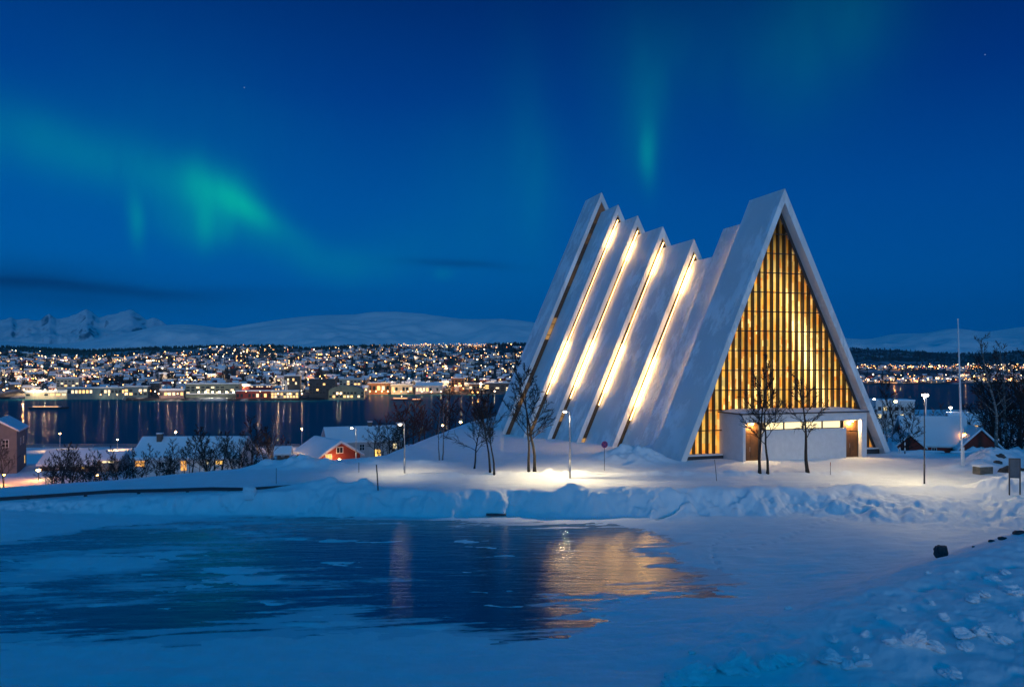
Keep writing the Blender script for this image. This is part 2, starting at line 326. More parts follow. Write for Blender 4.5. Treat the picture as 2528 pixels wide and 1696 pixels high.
plain('pink_render', (.24, .18, .18), .9, .12, 1.0); plain('grey_render', (.17, .15, .155), .9, .12, 1.0); plain('cream_render', (.50, .44, .34), .9, .12, .2); plain('ochre_brick', (.34, .15, .06), .9, .25, .2); plain('teal_panel', (.10, .16, .18), .5, .2, .2); plain('green_panel', (.16, .19, .14), .5, .2, .2)
plain('dark_panel', (.03, .035, .04), .6, .3, .2); plain('window_dark', (.02, .025, .03), .15, .2, 2); plain('frame_white', (.6, .6, .6), .6, .1, 4); plain('yellow_tarp', (.45, .50, .02), .6, .2, 3)
plain('sign_blue', (.015, .012, .11), .4, .1, 4); plain('sign_red', (.30, .02, .03), .4, .1, 4); plain('stake_red', (.28, .05, .03), .6, .1, 4); plain('panel_slate', (.09, .11, .13), .6, .2, 3); plain('stone_dark', (.13, .12, .10), .95, .35, 2.5)
glow('lamp_white', (1, .86, .62), 24, False); glow('lamp_warm', (1, .60, .22), 40, False); glow('lamp_orange', (1, .36, .06), 40, False)
glow('pane_yellow', (1, .56, .12), 2.2); glow('pane_amber', (1, .45, .10), 1.3); glow('pane_cream', (1, .80, .42), 1.6)
glow('slit_lamp', (1, .56, .16), 38); glow('slit_fill_dim', (1, .56, .18), 13); glow('slit_fill_low', (1, .54, .18), 9); glow('porch_bulb', (1, .62, .22), 30)
# lit interior seen through the great west window: a leaded pattern of pale, yellow and orange panes
n = NT('facade_glow'); o = n.N.new('ShaderNodeTexCoord').outputs['Object']; sx = n.N.new('ShaderNodeSeparateXYZ'); n.L.new(o, sx.inputs[0]); u, _v, zz = sx.outputs
cu = n.math('FLOOR', n.math('DIVIDE', u, .39)); off = n.math('MULTIPLY', n.math('SINE', n.math('MULTIPLY', cu, 12.9)), 3.1)
cz1 = n.math('FLOOR', n.math('ADD', n.math('DIVIDE', zz, 1.05), off)); cz2 = n.math('FLOOR', n.math('ADD', n.math('DIVIDE', zz, .62), off))
def wn(a, b):
    c = n.N.new('ShaderNodeCombineXYZ'); n.L.new(a, c.inputs[0]); n.L.new(b, c.inputs[1]); w = n.N.new('ShaderNodeTexWhiteNoise'); w.noise_dimensions = '2D'; n.L.new(c.outputs[0], w.inputs['Vector']); return w.outputs['Value']
big = n.noise(.16, 3, n.map((1.4, 1, .55), o)); h1 = wn(cu, cz1); h2 = wn(cu, cz2)
pick = n.math('ADD', n.math('MULTIPLY_ADD', big, 1.1, -.22), n.math('MULTIPLY_ADD', h1, .42, n.math('MULTIPLY', h2, .14)))
colr = n.ramp(pick, [(.28, (1, .68, .20)), (.50, (1, .58, .12)), (.62, (.95, .44, .06)), (.74, (.70, .20, .02)), (.9, (1, .66, .20))])
topdim = n.ramp(n.math('DIVIDE', zz, 27.0), [(0.0, .8), (.2, 1.0), (.55, 1.0), (.68, .8), (.77, .40), (.86, .07)])
hot = n.math('EXPONENT', n.math('MULTIPLY', n.math('ADD', n.math('POWER', n.math('DIVIDE', n.math('SUBTRACT', n.math('MULTIPLY_ADD', zz, .42, u), 20.6), 1.1), 2.0), n.math('POWER', n.math('DIVIDE', n.math('SUBTRACT', zz, 10), 6.5), 2.0)), -1.0))
stg = n.math('MULTIPLY', topdim, n.math('ADD', n.math('MULTIPLY_ADD', h2, .30, n.math('MULTIPLY_ADD', h1, .45, .35)), n.math('MULTIPLY', hot, 1.3)))
n.set('Base Color', (.03, .02, .01)); n.set('Roughness', .2)
n.set('Emission Color', n.mixc(n.math('MULTIPLY', hot, .8, clamp=True), colr, (1, .74, .28))); n.set('Emission Strength', n.math('MULTIPLY', stg, n.math('MULTIPLY_ADD', n.noise(.33, 2, n.map((1, 1, .45), o)), 2.6, .25))); M['facade_glow'] = n.mat
# slit glazing: some panes lit from inside, most dark
n = NT('slit_glass'); o = n.N.new('ShaderNodeTexCoord').outputs['Object']; sx = n.N.new('ShaderNodeSeparateXYZ'); n.L.new(o, sx.inputs[0])
c = n.N.new('ShaderNodeCombineXYZ'); n.L.new(n.math('FLOOR', n.math('DIVIDE', sx.outputs[2], 1.7)), c.inputs[0]); n.L.new(n.math('FLOOR', n.math('DIVIDE', sx.outputs[1], 3.0)), c.inputs[1])
w = n.N.new('ShaderNodeTexWhiteNoise'); w.noise_dimensions = '2D'; n.L.new(c.outputs[0], w.inputs['Vector'])
n.set('Base Color', (.05, .04, .03)); n.set('Roughness', .25); n.set('Emission Color', (1, .52, .16)); n.set('Emission Strength', n.ramp(w.outputs['Value'], [(.5, .012), (.80, .06), (.93, .5)])); M['slit_glass'] = n.mat
# far hillside: snow broken by dark scrub
n = NT('hillside'); a = n.noise(.012, 5, n.map((1, .55, 1)), .6); b = n.noise(.05, 4, n.map((1, .5, 1)), .6)
n.set('Base Color', n.ramp(n.math('ADD', n.math('MULTIPLY', a, .6), n.math('MULTIPLY', b, .4)), [(.49, (.010, .012, .016)), (.58, (.30, .32, .35))])); n.set('Roughness', .9); M['hillside'] = n.mat
def mountain_mat(name, lo, hi):
    n = NT(name); g = n.N.new('ShaderNodeNewGeometry'); s2 = n.N.new('ShaderNodeSeparateXYZ'); n.L.new(g.outputs['Normal'], s2.inputs[0])
    f = n.noise(.0012, 6, n.map((1, 1, 1)), .65)
    k = n.math('ADD', s2.outputs[2], n.math('MULTIPLY', n.math('SUBTRACT', f, .5), .5))
    n.set('Base Color', n.ramp(k, [(lo, (.10, .12, .15)), (hi, (.88, .90, .92))])); n.set('Roughness', .95); M[name] = n.mat
mountain_mat('peak_rock', .66, .80); mountain_mat('fell_snow', .55, .80)

# ------------------------------------------------------------------ mesh helpers
class MB:
    def __init__(s): s.v = []; s.f = []; s.mi = []; s.mats = []
    def m(s, name):
        if name not in s.mats: s.mats.append(name)
        return s.mats.index(name)
    def poly(s, vs, fs, mat):
        k = len(s.v); s.v += [tuple(p) for p in vs]; i = s.m(mat)
        for f in fs: s.f.append(tuple(k + a for a in f)); s.mi.append(i)
    def box(s, x0, x1, y0, y1, z0, z1, mat):
        s.poly([(x0, y0, z0), (x1, y0, z0), (x1, y1, z0), (x0, y1, z0), (x0, y0, z1), (x1, y0, z1), (x1, y1, z1), (x0, y1, z1)],
               [(0, 3, 2, 1), (4, 5, 6, 7), (0, 1, 5, 4), (1, 2, 6, 5), (2, 3, 7, 6), (3, 0, 4, 7)], mat)
    def prism(s, prof, a0, a1, mat, axis='y'):
        """extrude a closed profile of (u, z) along y (or (y, z) along x)"""
        n = len(prof); mk = (lambda p, a: (p[0], a, p[1])) if axis == 'y' else (lambda p, a: (a, p[0], p[1]))
        vs = [mk(p, a0) for p in prof] + [mk(p, a1) for p in prof]
        fs = [tuple(range(n)), tuple(range(2 * n - 1, n - 1, -1))] + [(i, i + n, (i + 1) % n + n, (i + 1) % n) for i in range(n)]
        s.poly(vs, fs, mat)
    def tube(s, pts, rs, k, mat, cap=True):
        pts = [Vector(p) for p in pts]; base = len(s.v); i = s.m(mat)
        for j, p in enumerate(pts):
            d = (pts[min(j + 1, len(pts) - 1)] - pts[max(j - 1, 0)]).normalized()
            a = d.orthogonal().normalized(); b = d.cross(a)
            for q in range(k):
                t = 2 * math.pi * q / k; s.v.append(tuple(p + (a * math.cos(t) + b * math.sin(t)) * rs[j]))
        for j in range(len(pts) - 1):
            for q in range(k):
                s.f.append((base + j * k + q, base + j * k + (q + 1) % k, base + (j + 1) * k + (q + 1) % k, base + (j + 1) * k + q)); s.mi.append(i)
        if cap and k > 3:
            s.f.append(tuple(base + q for q in range(k))[::-1]); s.mi.append(i); e = base + (len(pts) - 1) * k; s.f.append(tuple(e + q for q in range(k))); s.mi.append(i)
    def ball(s, c, r, mat, seg=8, rings=5, sz=1.0):
        vs = []; fs = []
        for a in range(rings + 1):
            th = math.pi * a / rings
            for b in range(seg): ph = 2 * math.pi * b / seg; vs.append((c[0] + r * math.sin(th) * math.cos(ph), c[1] + r * math.sin(th) * math.sin(ph), c[2] + r * sz * math.cos(th)))
        for a in range(rings):
            for b in range(seg): fs.append((a * seg + b, (a + 1) * seg + b, (a + 1) * seg + (b + 1) % seg, a * seg + (b + 1) % seg))
        s.poly(vs, fs, mat)
    def mesh(s, name, smooth=False):
        me = bpy.data.meshes.new(name); me.from_pydata(s.v, [], s.f); me.polygons.foreach_set('material_index', s.mi)
        for a in s.mats: me.materials.append(M[a])
        if smooth: me.polygons.foreach_set('use_smooth', [True] * len(me.polygons))
        me.update(); bm = bmesh.new(); bm.from_mesh(me); bmesh.ops.recalc_face_normals(bm, faces=bm.faces); bm.to_mesh(me); bm.free(); return me
    def build(s, name, parent=None, smooth=False, bevel=0.0):
        return link(name, s.mesh(name, smooth), parent, bevel)
def link(name, me, parent=None, bevel=0.0):
    o = bpy.data.objects.new(name, me); COL.objects.link(o)
    if parent: o.parent = parent
    if bevel:
        b = o.modifiers.new('bevel', 'BEVEL'); b.width = bevel; b.segments = 2; b.limit_method = 'ANGLE'
    return o
def tag(o, label=None, cat=None, group=None, kind=None):
    if label: o['label'] = label
    if cat: o['category'] = cat
    if group: o['group'] = group
    if kind: o['kind'] = kind
    return o
def thing(name, label, cat, loc=(0, 0, 0), rz=0.0, group=None):
    o = bpy.data.objects.new(name, None); COL.objects.link(o); o.empty_display_size = .3; o.location = loc; o.rotation_euler = (0, 0, rz); return tag(o, label, cat, group)
def copy_tree(o, parent=None):
    c = o.copy(); COL.objects.link(c)
    if parent: c.parent = parent
    for ch in o.children: copy_tree(ch, c)
    return c
def lamp_light(parent, loc, power, col, radius=.15, spot=None):
    d = bpy.data.lights.new('lamp_light', 'SPOT' if spot else 'POINT'); d.energy = power; d.color = col; d.shadow_soft_size = radius
    if spot: d.spot_size = R(spot); d.spot_blend = .6
    o = bpy.data.objects.new('lamp_light', d); COL.objects.link(o); o.parent = parent; o.location = loc; return o
def grid_mesh(name, X, Y, Z, mat, kind='structure'):
    nr, nc = X.shape; me = bpy.data.meshes.new(name); n = nr * nc
    me.vertices.add(n); me.vertices.foreach_set('co', np.stack([X, Y, Z], -1).astype(np.float32).ravel())
    idx = np.arange(n).reshape(nr, nc); q = np.stack([idx[:-1, :-1], idx[:-1, 1:], idx[1:, 1:], idx[1:, :-1]], -1).reshape(-1, 4)
    me.loops.add(q.size); me.loops.foreach_set('vertex_index', q.ravel().astype(np.int32)); me.polygons.add(len(q))
    me.polygons.foreach_set('loop_start', np.arange(0, q.size, 4, dtype=np.int32)); me.polygons.foreach_set('loop_total', np.full(len(q), 4, np.int32))
    me.polygons.foreach_set('use_smooth', np.ones(len(q), bool)); me.materials.append(M[mat]); me.update(calc_edges=True); me.validate()
    o = link(name, me); o['kind'] = kind; return o

# ------------------------------------------------------------------ ground, ice, sea, far land
rows = np.concatenate([np.linspace(-70, 17.5, 60), 1 / np.linspace(1 / 18, 1 / 30, 130)[:-1], 1 / np.linspace(1 / 30, 1 / 56, 260), np.arange(56.1, 63.5, .1), np.arange(63.6, 84, .16), np.arange(84.3, 160, 1.0), np.linspace(162, 760, 120)])
cols = np.concatenate([np.linspace(-1.6, -.72, 40), np.linspace(-.70, .70, 760), np.linspace(.72, 1.6, 40)])
Yg = np.repeat(rows[:, None], len(cols), 1); Xg = np.where(Yg > 18, Yg, 18 + np.maximum(0, 10 - Yg) * 1.6) * cols[None, :]
snow_ground = grid_mesh('ground', Xg, Yg, ground(Xg, Yg), 'snow')
iy = 1 / np.linspace(1 / 24, 1 / 61, 330); ix = np.linspace(-1.5, .75, 620)
Yi = np.repeat(iy[:, None], len(ix), 1); Xi = Yi * ix[None]
def frost_map(x, y):
    sd = pond_sd(x, y); an = fbm(x / 3.8, y / 1.5, 30, 4); f = 0 * x
    for (qx, qy, rx, ry, a) in DRIFTS: f = np.maximum(f, a * np.exp(-((x - qx + .12 * (y - qy)) / (rx * 1.25)) ** 2 - ((y - qy + 1.0 * an) / (ry * 1.5)) ** 2))
    streak = fbm((x + .25 * y) / 5, (y - .12 * x) / .5, 160, 6, .62); broad = fbm(x / 9, y / 5, 170, 4)
    leftness = sstep(-2, -22, x)
    return np.clip(.62 * f + .95 * sstep(-3.4, .2, sd + 2.2 * streak) + .95 * streak + .70 * broad + .30 * leftness - .25, 0, 1)
ice = grid_mesh('ice', Xi, Yi, np.full(Xi.shape, ZI), 'ice')
at = ice.data.attributes.new('frost', 'FLOAT', 'POINT'); at.data.foreach_set('value', frost_map(Xi, Yi).astype(np.float32).ravel())
b = MB(); b.poly([(-30000, -3000, ZSEA), (30000, -3000, ZSEA), (30000, 45000, ZSEA), (-30000, 45000, ZSEA)], [(0, 1, 2, 3)], 'sea'); tag(b.build('sea'), kind='structure')

SH = _K([-600, 0, 170, 300, 310, 590, 735, 800, 900, 910, 1150, 1300, 2100, 2528, 3200], [957, 957, 960, 957, 906, 910, 915, 940, 960, 1110, 1090, 1100, 1600, 1680, 1700])
CRY = _K([-600, 0, 100, 200, 300, 400, 530, 700, 760, 850, 950, 1050, 1150, 1250, 1300, 1700, 2105, 2200, 2300, 2370, 2450, 2528, 3200], [850, 853, 857, 862, 860, 855, 851, 851, 857, 852, 850, 848, 848, 846, 845, 850, 857, 860, 866, 870, 868, 864, 860])
def hill(x, y):
    x = np.asarray(x, float); y = np.asarray(y, float); px = np.clip(CXP + F_PX * x / y, -600, 3200)
    sh = np.interp(px, *SH); right = sstep(1500, 2000, px); cd = 2300 + 700 * right
    zc = EYE + (HYP - np.interp(px, *CRY)) / F_PX * cd - 6
    t = (y - sh) / (cd - sh)
    z = -33.0 + (zc + 33) * np.clip(t, 0, 1) ** (.95 + .3 * right) + (8 * fbm(x / 160, y / 160, 80, 4)) * np.clip(t * 3, 0, 1) * np.clip((1.0 - t) * 4, 0, 1)
    z = z - np.maximum(0, t - 1) * 120
    return np.where(t < 0, ZSEA - 3, z)
hs = np.linspace(-.80, .80, 420); hr = np.concatenate([np.arange(890, 1180, 3.0), np.arange(1180, 3300, 9.0)])
Yh = np.repeat(hr[:, None], len(hs), 1); Xh = Yh * hs[None, :]
grid_mesh('hillside', Xh, Yh, hill(Xh, Yh), 'hillside')
def mountains(name, prof, D, depth, mat, seed, rough, ridged=0.0):
    pxs = np.array([p[0] for p in prof], float); pys = np.array([p[1] for p in prof], float)
    c = np.linspace(pxs[0], pxs[-1], 520); s = (c - CXP) / F_PX; top = np.interp(c, pxs, pys)
    k = np.ones(7) / 7; 
    if not ridged: top = np.convolve(np.pad(top, 3, 'edge'), k, 'valid')
    tt = np.concatenate([np.linspace(0, 1, 90), np.linspace(1.01, 1.4, 20)])
    Y = D - depth + depth * tt[:, None] + 0 * s[None]; X = Y * s[None]
    zt = EYE + (HYP - top) / F_PX * D
    n1 = fbm(X / 900, Y / 900, seed, 6, .55)
    sh_ = np.where(tt < 1, tt ** 1.25, 1 - (tt - 1) * 2)[:, None]
    Z = -30 + (zt[None] + 30) * sh_ + rough * n1 * np.clip(tt * 2, 0, 1)[:, None] * np.clip(1 - tt, 0.0, 1)[:, None] ** .5 * 1.4
    if ridged: Z = Z - ridged * np.abs(fbm(X / 700, Y / 1500, seed + 9, 5, .55)) * np.clip(tt * 1.5, 0, 1)[:, None] * np.clip(1.02 - tt, 0, 1)[:, None] ** .4
    grid_mesh(name, X, Y, Z, mat)
mountains('mountains', [(-500, 790), (-150, 770), (0, 781), (28, 778), (40, 786), (70, 782), (100, 788), (122, 776), (140, 786), (170, 783), (195, 772), (214, 761), (226, 767), (245, 782), (258, 780), (290, 770), (318, 764), (330, 766), (345, 774), (362, 788), (378, 783), (400, 789), (420, 801), (470, 806), (560, 812), (700, 825), (1000, 850)], 13500, 4500, 'peak_rock', 91, 260, 520)
mountains('far_fells', [(-700, 860), (0, 850), (150, 850), (250, 838), (330, 818), (400, 803), (460, 800), (520, 806), (545, 812), (580, 806), (640, 796), (720, 784), (790, 778), (860, 777), (930, 772), (1000, 772), (1060, 778), (1120, 786), (1170, 791), (1230, 789), (1290, 796), (1360, 804), (1500, 818), (1800, 830), (2060, 832), (2100, 836), (2150, 838), (2180, 828), (2220, 823), (2290, 823), (2330, 812), (2370, 811), (2430, 820), (2480, 813), (2528, 806), (2650, 800), (3100, 800)], 8200, 3400, 'fell_snow', 101, 200)

# ------------------------------------------------------------------ the church
W2 = Matrix.Rotation(math.atan2(.301, .954), 4, 'Z')
CH = (( 1683 - CXP) / F_PX * 75, 75.0, 0.0); CHR = math.atan2(.301, .954)
church = thing('church', 'white church of stepped triangular roof plates with a tall glowing gable window', 'church', CH, CHR)
UC, KL, KR, TH = 12.03, .437, .49, .60
SL = [(27.9, 0.0, 6.15), (25.6, 5.3, 11.3), (22.65, 10.4, 18.6), (25.45, 17.75, 26.5), (28.4, 25.7, 33.95), (31.25, 33.15, 40.5), (34.1, 39.7, 46.6), (37.3, 45.8, 52.4)]
def uL(h, z): return UC - KL * (h - z)
def uR(h, z): return UC + KR * (h - z)
ZB = -4.0
dz = TH / math.sin(math.atan(KL)) * 1.0
def inner(h): return h - dz
for i, (h, v0, v1) in enumerate(SL):
    b = MB(); hi = inner(h)
    prof = [(uL(h, ZB), ZB), (UC, h), (uR(h, ZB), ZB), (uR(hi, ZB), ZB), (UC, hi), (uL(hi, ZB), ZB)]
    n_ = len(prof); vs = [(p[0], v0, p[1]) for p in prof] + [(p[0], v1, p[1]) for p in prof]
    fs = [(0, 1, 4, 5), (1, 2, 3, 4), (6, 11, 10, 7), (7, 10, 9, 8)] + [(k, k + 6, (k + 1) % 6 + 6, (k + 1) % 6) for k in range(6)]
    b.poly(vs, fs, 'cladding'); b.build('roof_plate', church, bevel=.035)
def slit(v, hlow, hhigh, facing, lamps, dim=False):
    """chevron of glazing between a lower plate and the higher plate that overlaps it, with its mullions, lamps and added fill strips"""
    hi = inner(hhigh); y = v + .30 * facing
    b = MB()
    for (f, sgn) in ((uL, -1), (uR, 1)):
        b.poly([(f(hlow, -3), y, -3), (UC, y, hlow), (UC, y, hi), (f(hi, -3), y, -3)], [(0, 1, 2, 3)], 'slit_glass')
    g = b.build('slit_window', church)
    b = MB()
    for f in (uL, uR):
        z = -1.0
        while z < hlow - 1:
            ul, uh = f(hlow, z), f(hi, z); a, c = min(ul, uh), max(ul, uh)
            b.box(a - .02, c + .02, y - .07, y + .07, z - .05, z + .05, 'fin_wood'); z += 1.7
        b.tube([(f(hlow, -2.5) , y - .04 * facing, -2.5), (UC, y - .04 * facing, hlow)], [.05, .05], 4, 'fin_wood')
    b.build('slit_frame', g)
    if lamps:
        spans = [(lamps[1][1] + 1.7, lamps[0][0] - 1.7)] if lamps[1][1] < lamps[0][0] else [(lamps[0][1] + 1.7, lamps[1][0] - 1.7)]
        for (a_, c_) in spans:
            e = lambda z: (uL(hlow, z) - .30, v - .27 * facing, z + .13); b = MB(); b.tube([e(a_), e(c_)], [.045, .045], 6, 'slit_fill_low'); b.build('strip_lamp_and_fill', church)  # added glow strip between the lamps, warms the plate edges
    for (z0, z1) in lamps:
        b = MB(); off = .30; up = .13
        e = lambda z: (uL(hlow, z) - off, v - off * .9 * facing, z + up)
        b.tube([e(z0), e(z1)], [.08, .08], 6, 'slit_lamp'); b.build('strip_lamp_and_fill', church)
        for (a_, c_) in ((z0 - 1.6, z0 - .1), (z1 + .1, z1 + 1.6)): b = MB(); b.tube([e(a_), e(c_)], [.05, .05], 6, 'slit_fill_dim'); b.build('strip_lamp_and_fill', church)  # added dim ends, so the glow of each lamp fades out
slit(17.75, 22.65, 25.45, 1, [(4.4, 10.4), (18.4, 21.6)])
slit(25.7, 25.45, 28.4, 1, [(5.8, 12.2), (21.6, 24.4)])
slit(33.15, 28.4, 31.25, 1, [(6.4, 12.9), (24.4, 27.2)])
slit(39.7, 31.25, 34.1, 1, [(6.8, 13.0), (27.2, 29.9)])
slit(45.8, 34.1, 37.3, 1, [])
slit(6.15, 25.6, 27.9, -1, [(16.0, 24.0), (3.5, 12.0)])
slit(11.3, 22.65, 25.6, -1, [(14.0, 19.0), (3.0, 8.0)])
# rear gable
b = MB(); hi = inner(37.3); b.poly([(uL(hi, -2), 51.2, -2), (uR(hi, -2), 51.2, -2), (UC, 51.2, hi)], [(0, 1, 2)], 'slit_glass'); b.build('rear_window', church)
# great front window: glowing glass, standing fins, transoms, plinth
VG = 1.75; hi = inner(27.9)
b = MB(); b.poly([(uL(hi, .2), VG, .2), (uR(hi, .2), VG, .2), (UC, VG, hi)], [(0, 1, 2)], 'facade_glow'); win = b.build('facade_window', church)
u = .66
while u < 25.2:
    zt = hi - (UC - u) / KL if u < UC else hi - (u - UC) / KR
    zb = .55 if (u < 5.2 or u > 20.2) else 4.98
    if zt - zb > .6:
        b = MB(); zl, zr = (zt - .065 / KL, zt + .065 / KL) if u < UC else (zt + .065 / KR, zt - .065 / KR); b.prism([(u - .065, zb), (u + .065, zb), (u + .065, zr - .05), (u - .065, zl - .05)], VG - .50, VG - .04, 'fin_wood'); b.build('fin', win)
    u += .772
b = MB(); fw = .34
for (f, sg) in ((uL, 1), (uR, -1)):
    b.poly([(f(hi, .2) + sg * fw, VG - .66, .2), (f(hi, .2) + sg * .02, VG - .66, .2), (UC, VG - .66, hi - .03), (UC, VG - .66, hi - fw / .46), (f(hi, .2) + sg * fw, VG - .58, .2), (f(hi, .2) + sg * .02, VG - .58, .2), (UC, VG - .58, hi - .03), (UC, VG - .58, hi - fw / .46)], [(0, 1, 2, 3), (7, 6, 5, 4), (0, 3, 7, 4), (1, 5, 6, 2)], 'dark_trim')
b.build('window_frame', win)
z = 3.02
while z < 25.2:
    a, c = uL(hi, z), uR(hi, z)
    if z < 4.9:
        for (p, q) in ((a + .02, 5.25), (20.18, c - .02)):
            b = MB(); b.box(p, q, VG - .62, VG - .56, z - .05, z + .05, 'transom_steel'); b.build('transom', win)
    else:
        b = MB(); b.box(a + .02, c - .02, VG - .62, VG - .56, z - .05, z + .05, 'transom_steel'); b.build('transom', win)
    z += 2.03
for (p, q) in ((uL(hi, .3) + .05, 5.2), (20.2, uR(hi, .3) - .05)):
    b = MB(); b.box(p, q, .75, 1.72, -.5, .52, 'dark_trim'); b.prism([(p, .52), (q, .52), (q - .1, .64), (p + .1, .66)], .72, 1.7, 'roof_snow'); b.build('plinth', church)
# entrance porch
pa = bpy.data.objects.new('entrance_porch', None); COL.objects.link(pa); pa.parent = church
V0 = -2.5
b = MB(); b.box(5.27, 5.60, V0, 1.6, -.6, 4.0, 'plaster'); b.box(7.46, 17.56, V0 + .02, V0 + .35, -.6, 3.22, 'plaster'); b.box(19.48, 20.13, V0, V0 + .6, -.6, 4.0, 'plaster'); b.box(19.75, 20.13, V0 + .6, 1.6, -.6, 4.0, 'plaster')
b.box(5.27, 20.13, V0, 1.6, 4.0, 4.80, 'plaster'); b.box(5.6, 19.5, -.9, 1.6, -.6, 4.0, 'dark_boards'); b.build('porch_wall', pa, bevel=.02)
b = MB(); b.box(5.12, 20.30, V0 - .16, 1.66, 4.802, 4.93, 'dark_trim'); b.build('roof_edge', pa)
b = MB(); nx, ny = 46, 12; vs = []; fs = []
for i in range(nx):
    for j in range(ny):
        uu = 5.16 + 15.1 * i / (nx - 1); vv = V0 - .12 + (4.22) * j / (ny - 1); e_ = min(i, nx - 1 - i, j + .0)
        vs.append((uu, vv, 4.932 + (.20 * min(1, e_ / 2.5) + .10 * float(fbm(np.array([uu / 1.2]), np.array([vv / 1.2]), 5)[0]) * min(1, e_ / 2))))
for i in range(nx - 1):
    for j in range(ny - 1): fs.append((i * ny + j, (i + 1) * ny + j, (i + 1) * ny + j + 1, i * ny + j + 1))
b.poly(vs, fs, 'roof_snow'); b.build('roof_snow', pa, smooth=True)
for (a, c) in ((5.62, 7.44), (17.58, 19.46)):
    b = MB(); mid = (a + c) / 2
    b.box(a, mid - .012, V0 + .55, V0 + .62, .18, 2.78, 'door_wood'); b.box(mid + .012, c, V0 + .55, V0 + .62, .18, 2.78, 'door_wood')
    for k in range(9): b.box(a, c, V0 + .55, V0 + .61, 2.86 + k * .125, 2.97 + k * .125, 'door_wood')
    b.tube([(mid - .12, V0 + .50, 1.15), (mid - .12, V0 + .50, 1.6)], [.025, .025], 6, 'post_steel'); b.box(a, c, V0 + .3, V0 + .55, .05, .17, 'concrete'); b.box(a - .01, a + .05, V0 + .48, V0 + .56, .18, 3.95, 'dark_trim'); b.box(c - .05, c + .01, V0 + .48, V0 + .56, .18, 3.95, 'dark_trim'); b.build('door', pa)
    b = MB(); b.ball((mid, V0 + .34, 3.86), .17, 'porch_bulb', 10, 6, .5); b.tube([(mid, V0 + .34, 3.94), (mid, V0 + .34, 4.0)], [.12, .12], 8, 'dark_trim')
    pl_ = b.build('porch_lamp', pa); lamp_light(pl_, (mid, V0 + .30, 3.62), 480, (1, .62, .24), .12)
wx = np.linspace(7.86, 17.06, 5)
for a, c in zip(wx[:-1], wx[1:]):
    b = MB(); b.box(a + .07, c - .07, V0 + .28, V0 + .30, 3.30, 3.94, 'pane_cream'); b.box(a, a + .07, V0 + .20, V0 + .32, 3.225, 3.998, 'dark_trim'); b.box(c - .07, c, V0 + .20, V0 + .32, 3.225, 3.998, 'dark_trim'); b.box(a + .07, c - .07, V0 + .2, V0 + .32, 3.225, 3.295, 'dark_trim')
    b.build('window', pa)

# ------------------------------------------------------------------ trees
def branch_pts(rnd, p, d, length, n, jit, up):
    pts = [Vector(p)]; d = Vector(d).normalized()
    for i in range(n):
        d = (d + Vector((rnd.uniform(-jit, jit), rnd.uniform(-jit, jit), rnd.uniform(-jit, jit) + up))).normalized(); pts.append(pts[-1] + d * (length / n))
    return pts, d
def tree_meshes(seed, height, stems=1, limbs=13, spread=.55, first=.28, bark='bark_dark', twigs=(9, 8), lean=0.0, wide=1.0, thick=.016):
    rnd = random.Random(seed); tm = MB(); cm = MB()
    for s_ in range(stems):
        a0 = (.4 if stems == 2 else rnd.uniform(0, 6.28)); tilt = .07 * (stems > 1) + lean
        d0 = Vector((math.cos(a0 + s_ * math.pi) * tilt, math.sin(a0 + s_ * math.pi) * tilt, 1)); H = height * (1 - .12 * s_)
        base = Vector((math.cos(a0 + s_ * math.pi) * .34 * (stems > 1), math.sin(a0 + s_ * math.pi) * .34 * (stems > 1), -.4))
        pts, _ = branch_pts(rnd, base, d0, H, 12, .13, .05); r0 = H * thick
        rs = [max(.018, r0 * (1 - .93 * (i / 12) ** .8)) for i in range(13)]; rs[0] *= 1.35; tm.tube(pts, rs, 7, bark)
        for li in range(limbs):
            t = first + (1 - first) * (li + rnd.random() * .8) / limbs; k = min(11, int(t * 12)); p = pts[k].lerp(pts[k + 1], t * 12 - k); az = li * 2.4 + rnd.uniform(-.5, .5)
            up = .45 + .8 * t; d = Vector((math.cos(az), math.sin(az), up)); L = H * spread * (1 - .72 * (t - first) / (1 - first)) * rnd.uniform(.7, 1.1) * wide
            lp, _ = branch_pts(rnd, p, d, L, 6, .16, .07 if t > .5 else .02); lr = max(.02, rs[k] * .48)
            tm.tube(lp, [max(.014, lr * (1 - .85 * i / 6)) for i in range(7)], 4, bark)
            for q in range(twigs[0]):
                tq = .2 + .8 * (q + rnd.random()) / twigs[0]; kk = min(5, int(tq * 6)); pp = lp[kk].lerp(lp[kk + 1], min(1, tq * 6 - kk)); dd = (lp[kk + 1] - lp[kk]).normalized()
                side = Vector((rnd.uniform(-1, 1), rnd.uniform(-1, 1), rnd.uniform(-.3, .6))); L2 = L * .42 * (1.15 - .6 * tq) * rnd.uniform(.6, 1.2)
                sp, _ = branch_pts(rnd, pp, dd + side * .9, L2, 4, .22, .0); cm.tube(sp, [max(.016, .032 * (1 - .6 * i / 4)) for i in range(5)], 3, 'twig_dark')
                for w_ in range(twigs[1]):
                    tw = .15 + .85 * (w_ + rnd.random()) / twigs[1]; k3 = min(3, int(tw * 4)); p3 = sp[k3].lerp(sp[k3 + 1], min(1, tw * 4 - k3)); d3 = (sp[k3 + 1] - sp[k3]).normalized()
                    s3 = Vector((rnd.uniform(-1, 1), rnd.uniform(-1, 1), rnd.uniform(-.6, .5))); tp, _ = branch_pts(rnd, p3, d3 + s3 * .9, L2 * .5 * rnd.uniform(.6, 1.2), 3, .25, -.03)
                    cm.tube(tp, [.020, .018, .015, .010], 3, 'twig_dark')
    return tm.mesh('trunk', True), cm.mesh('crown')
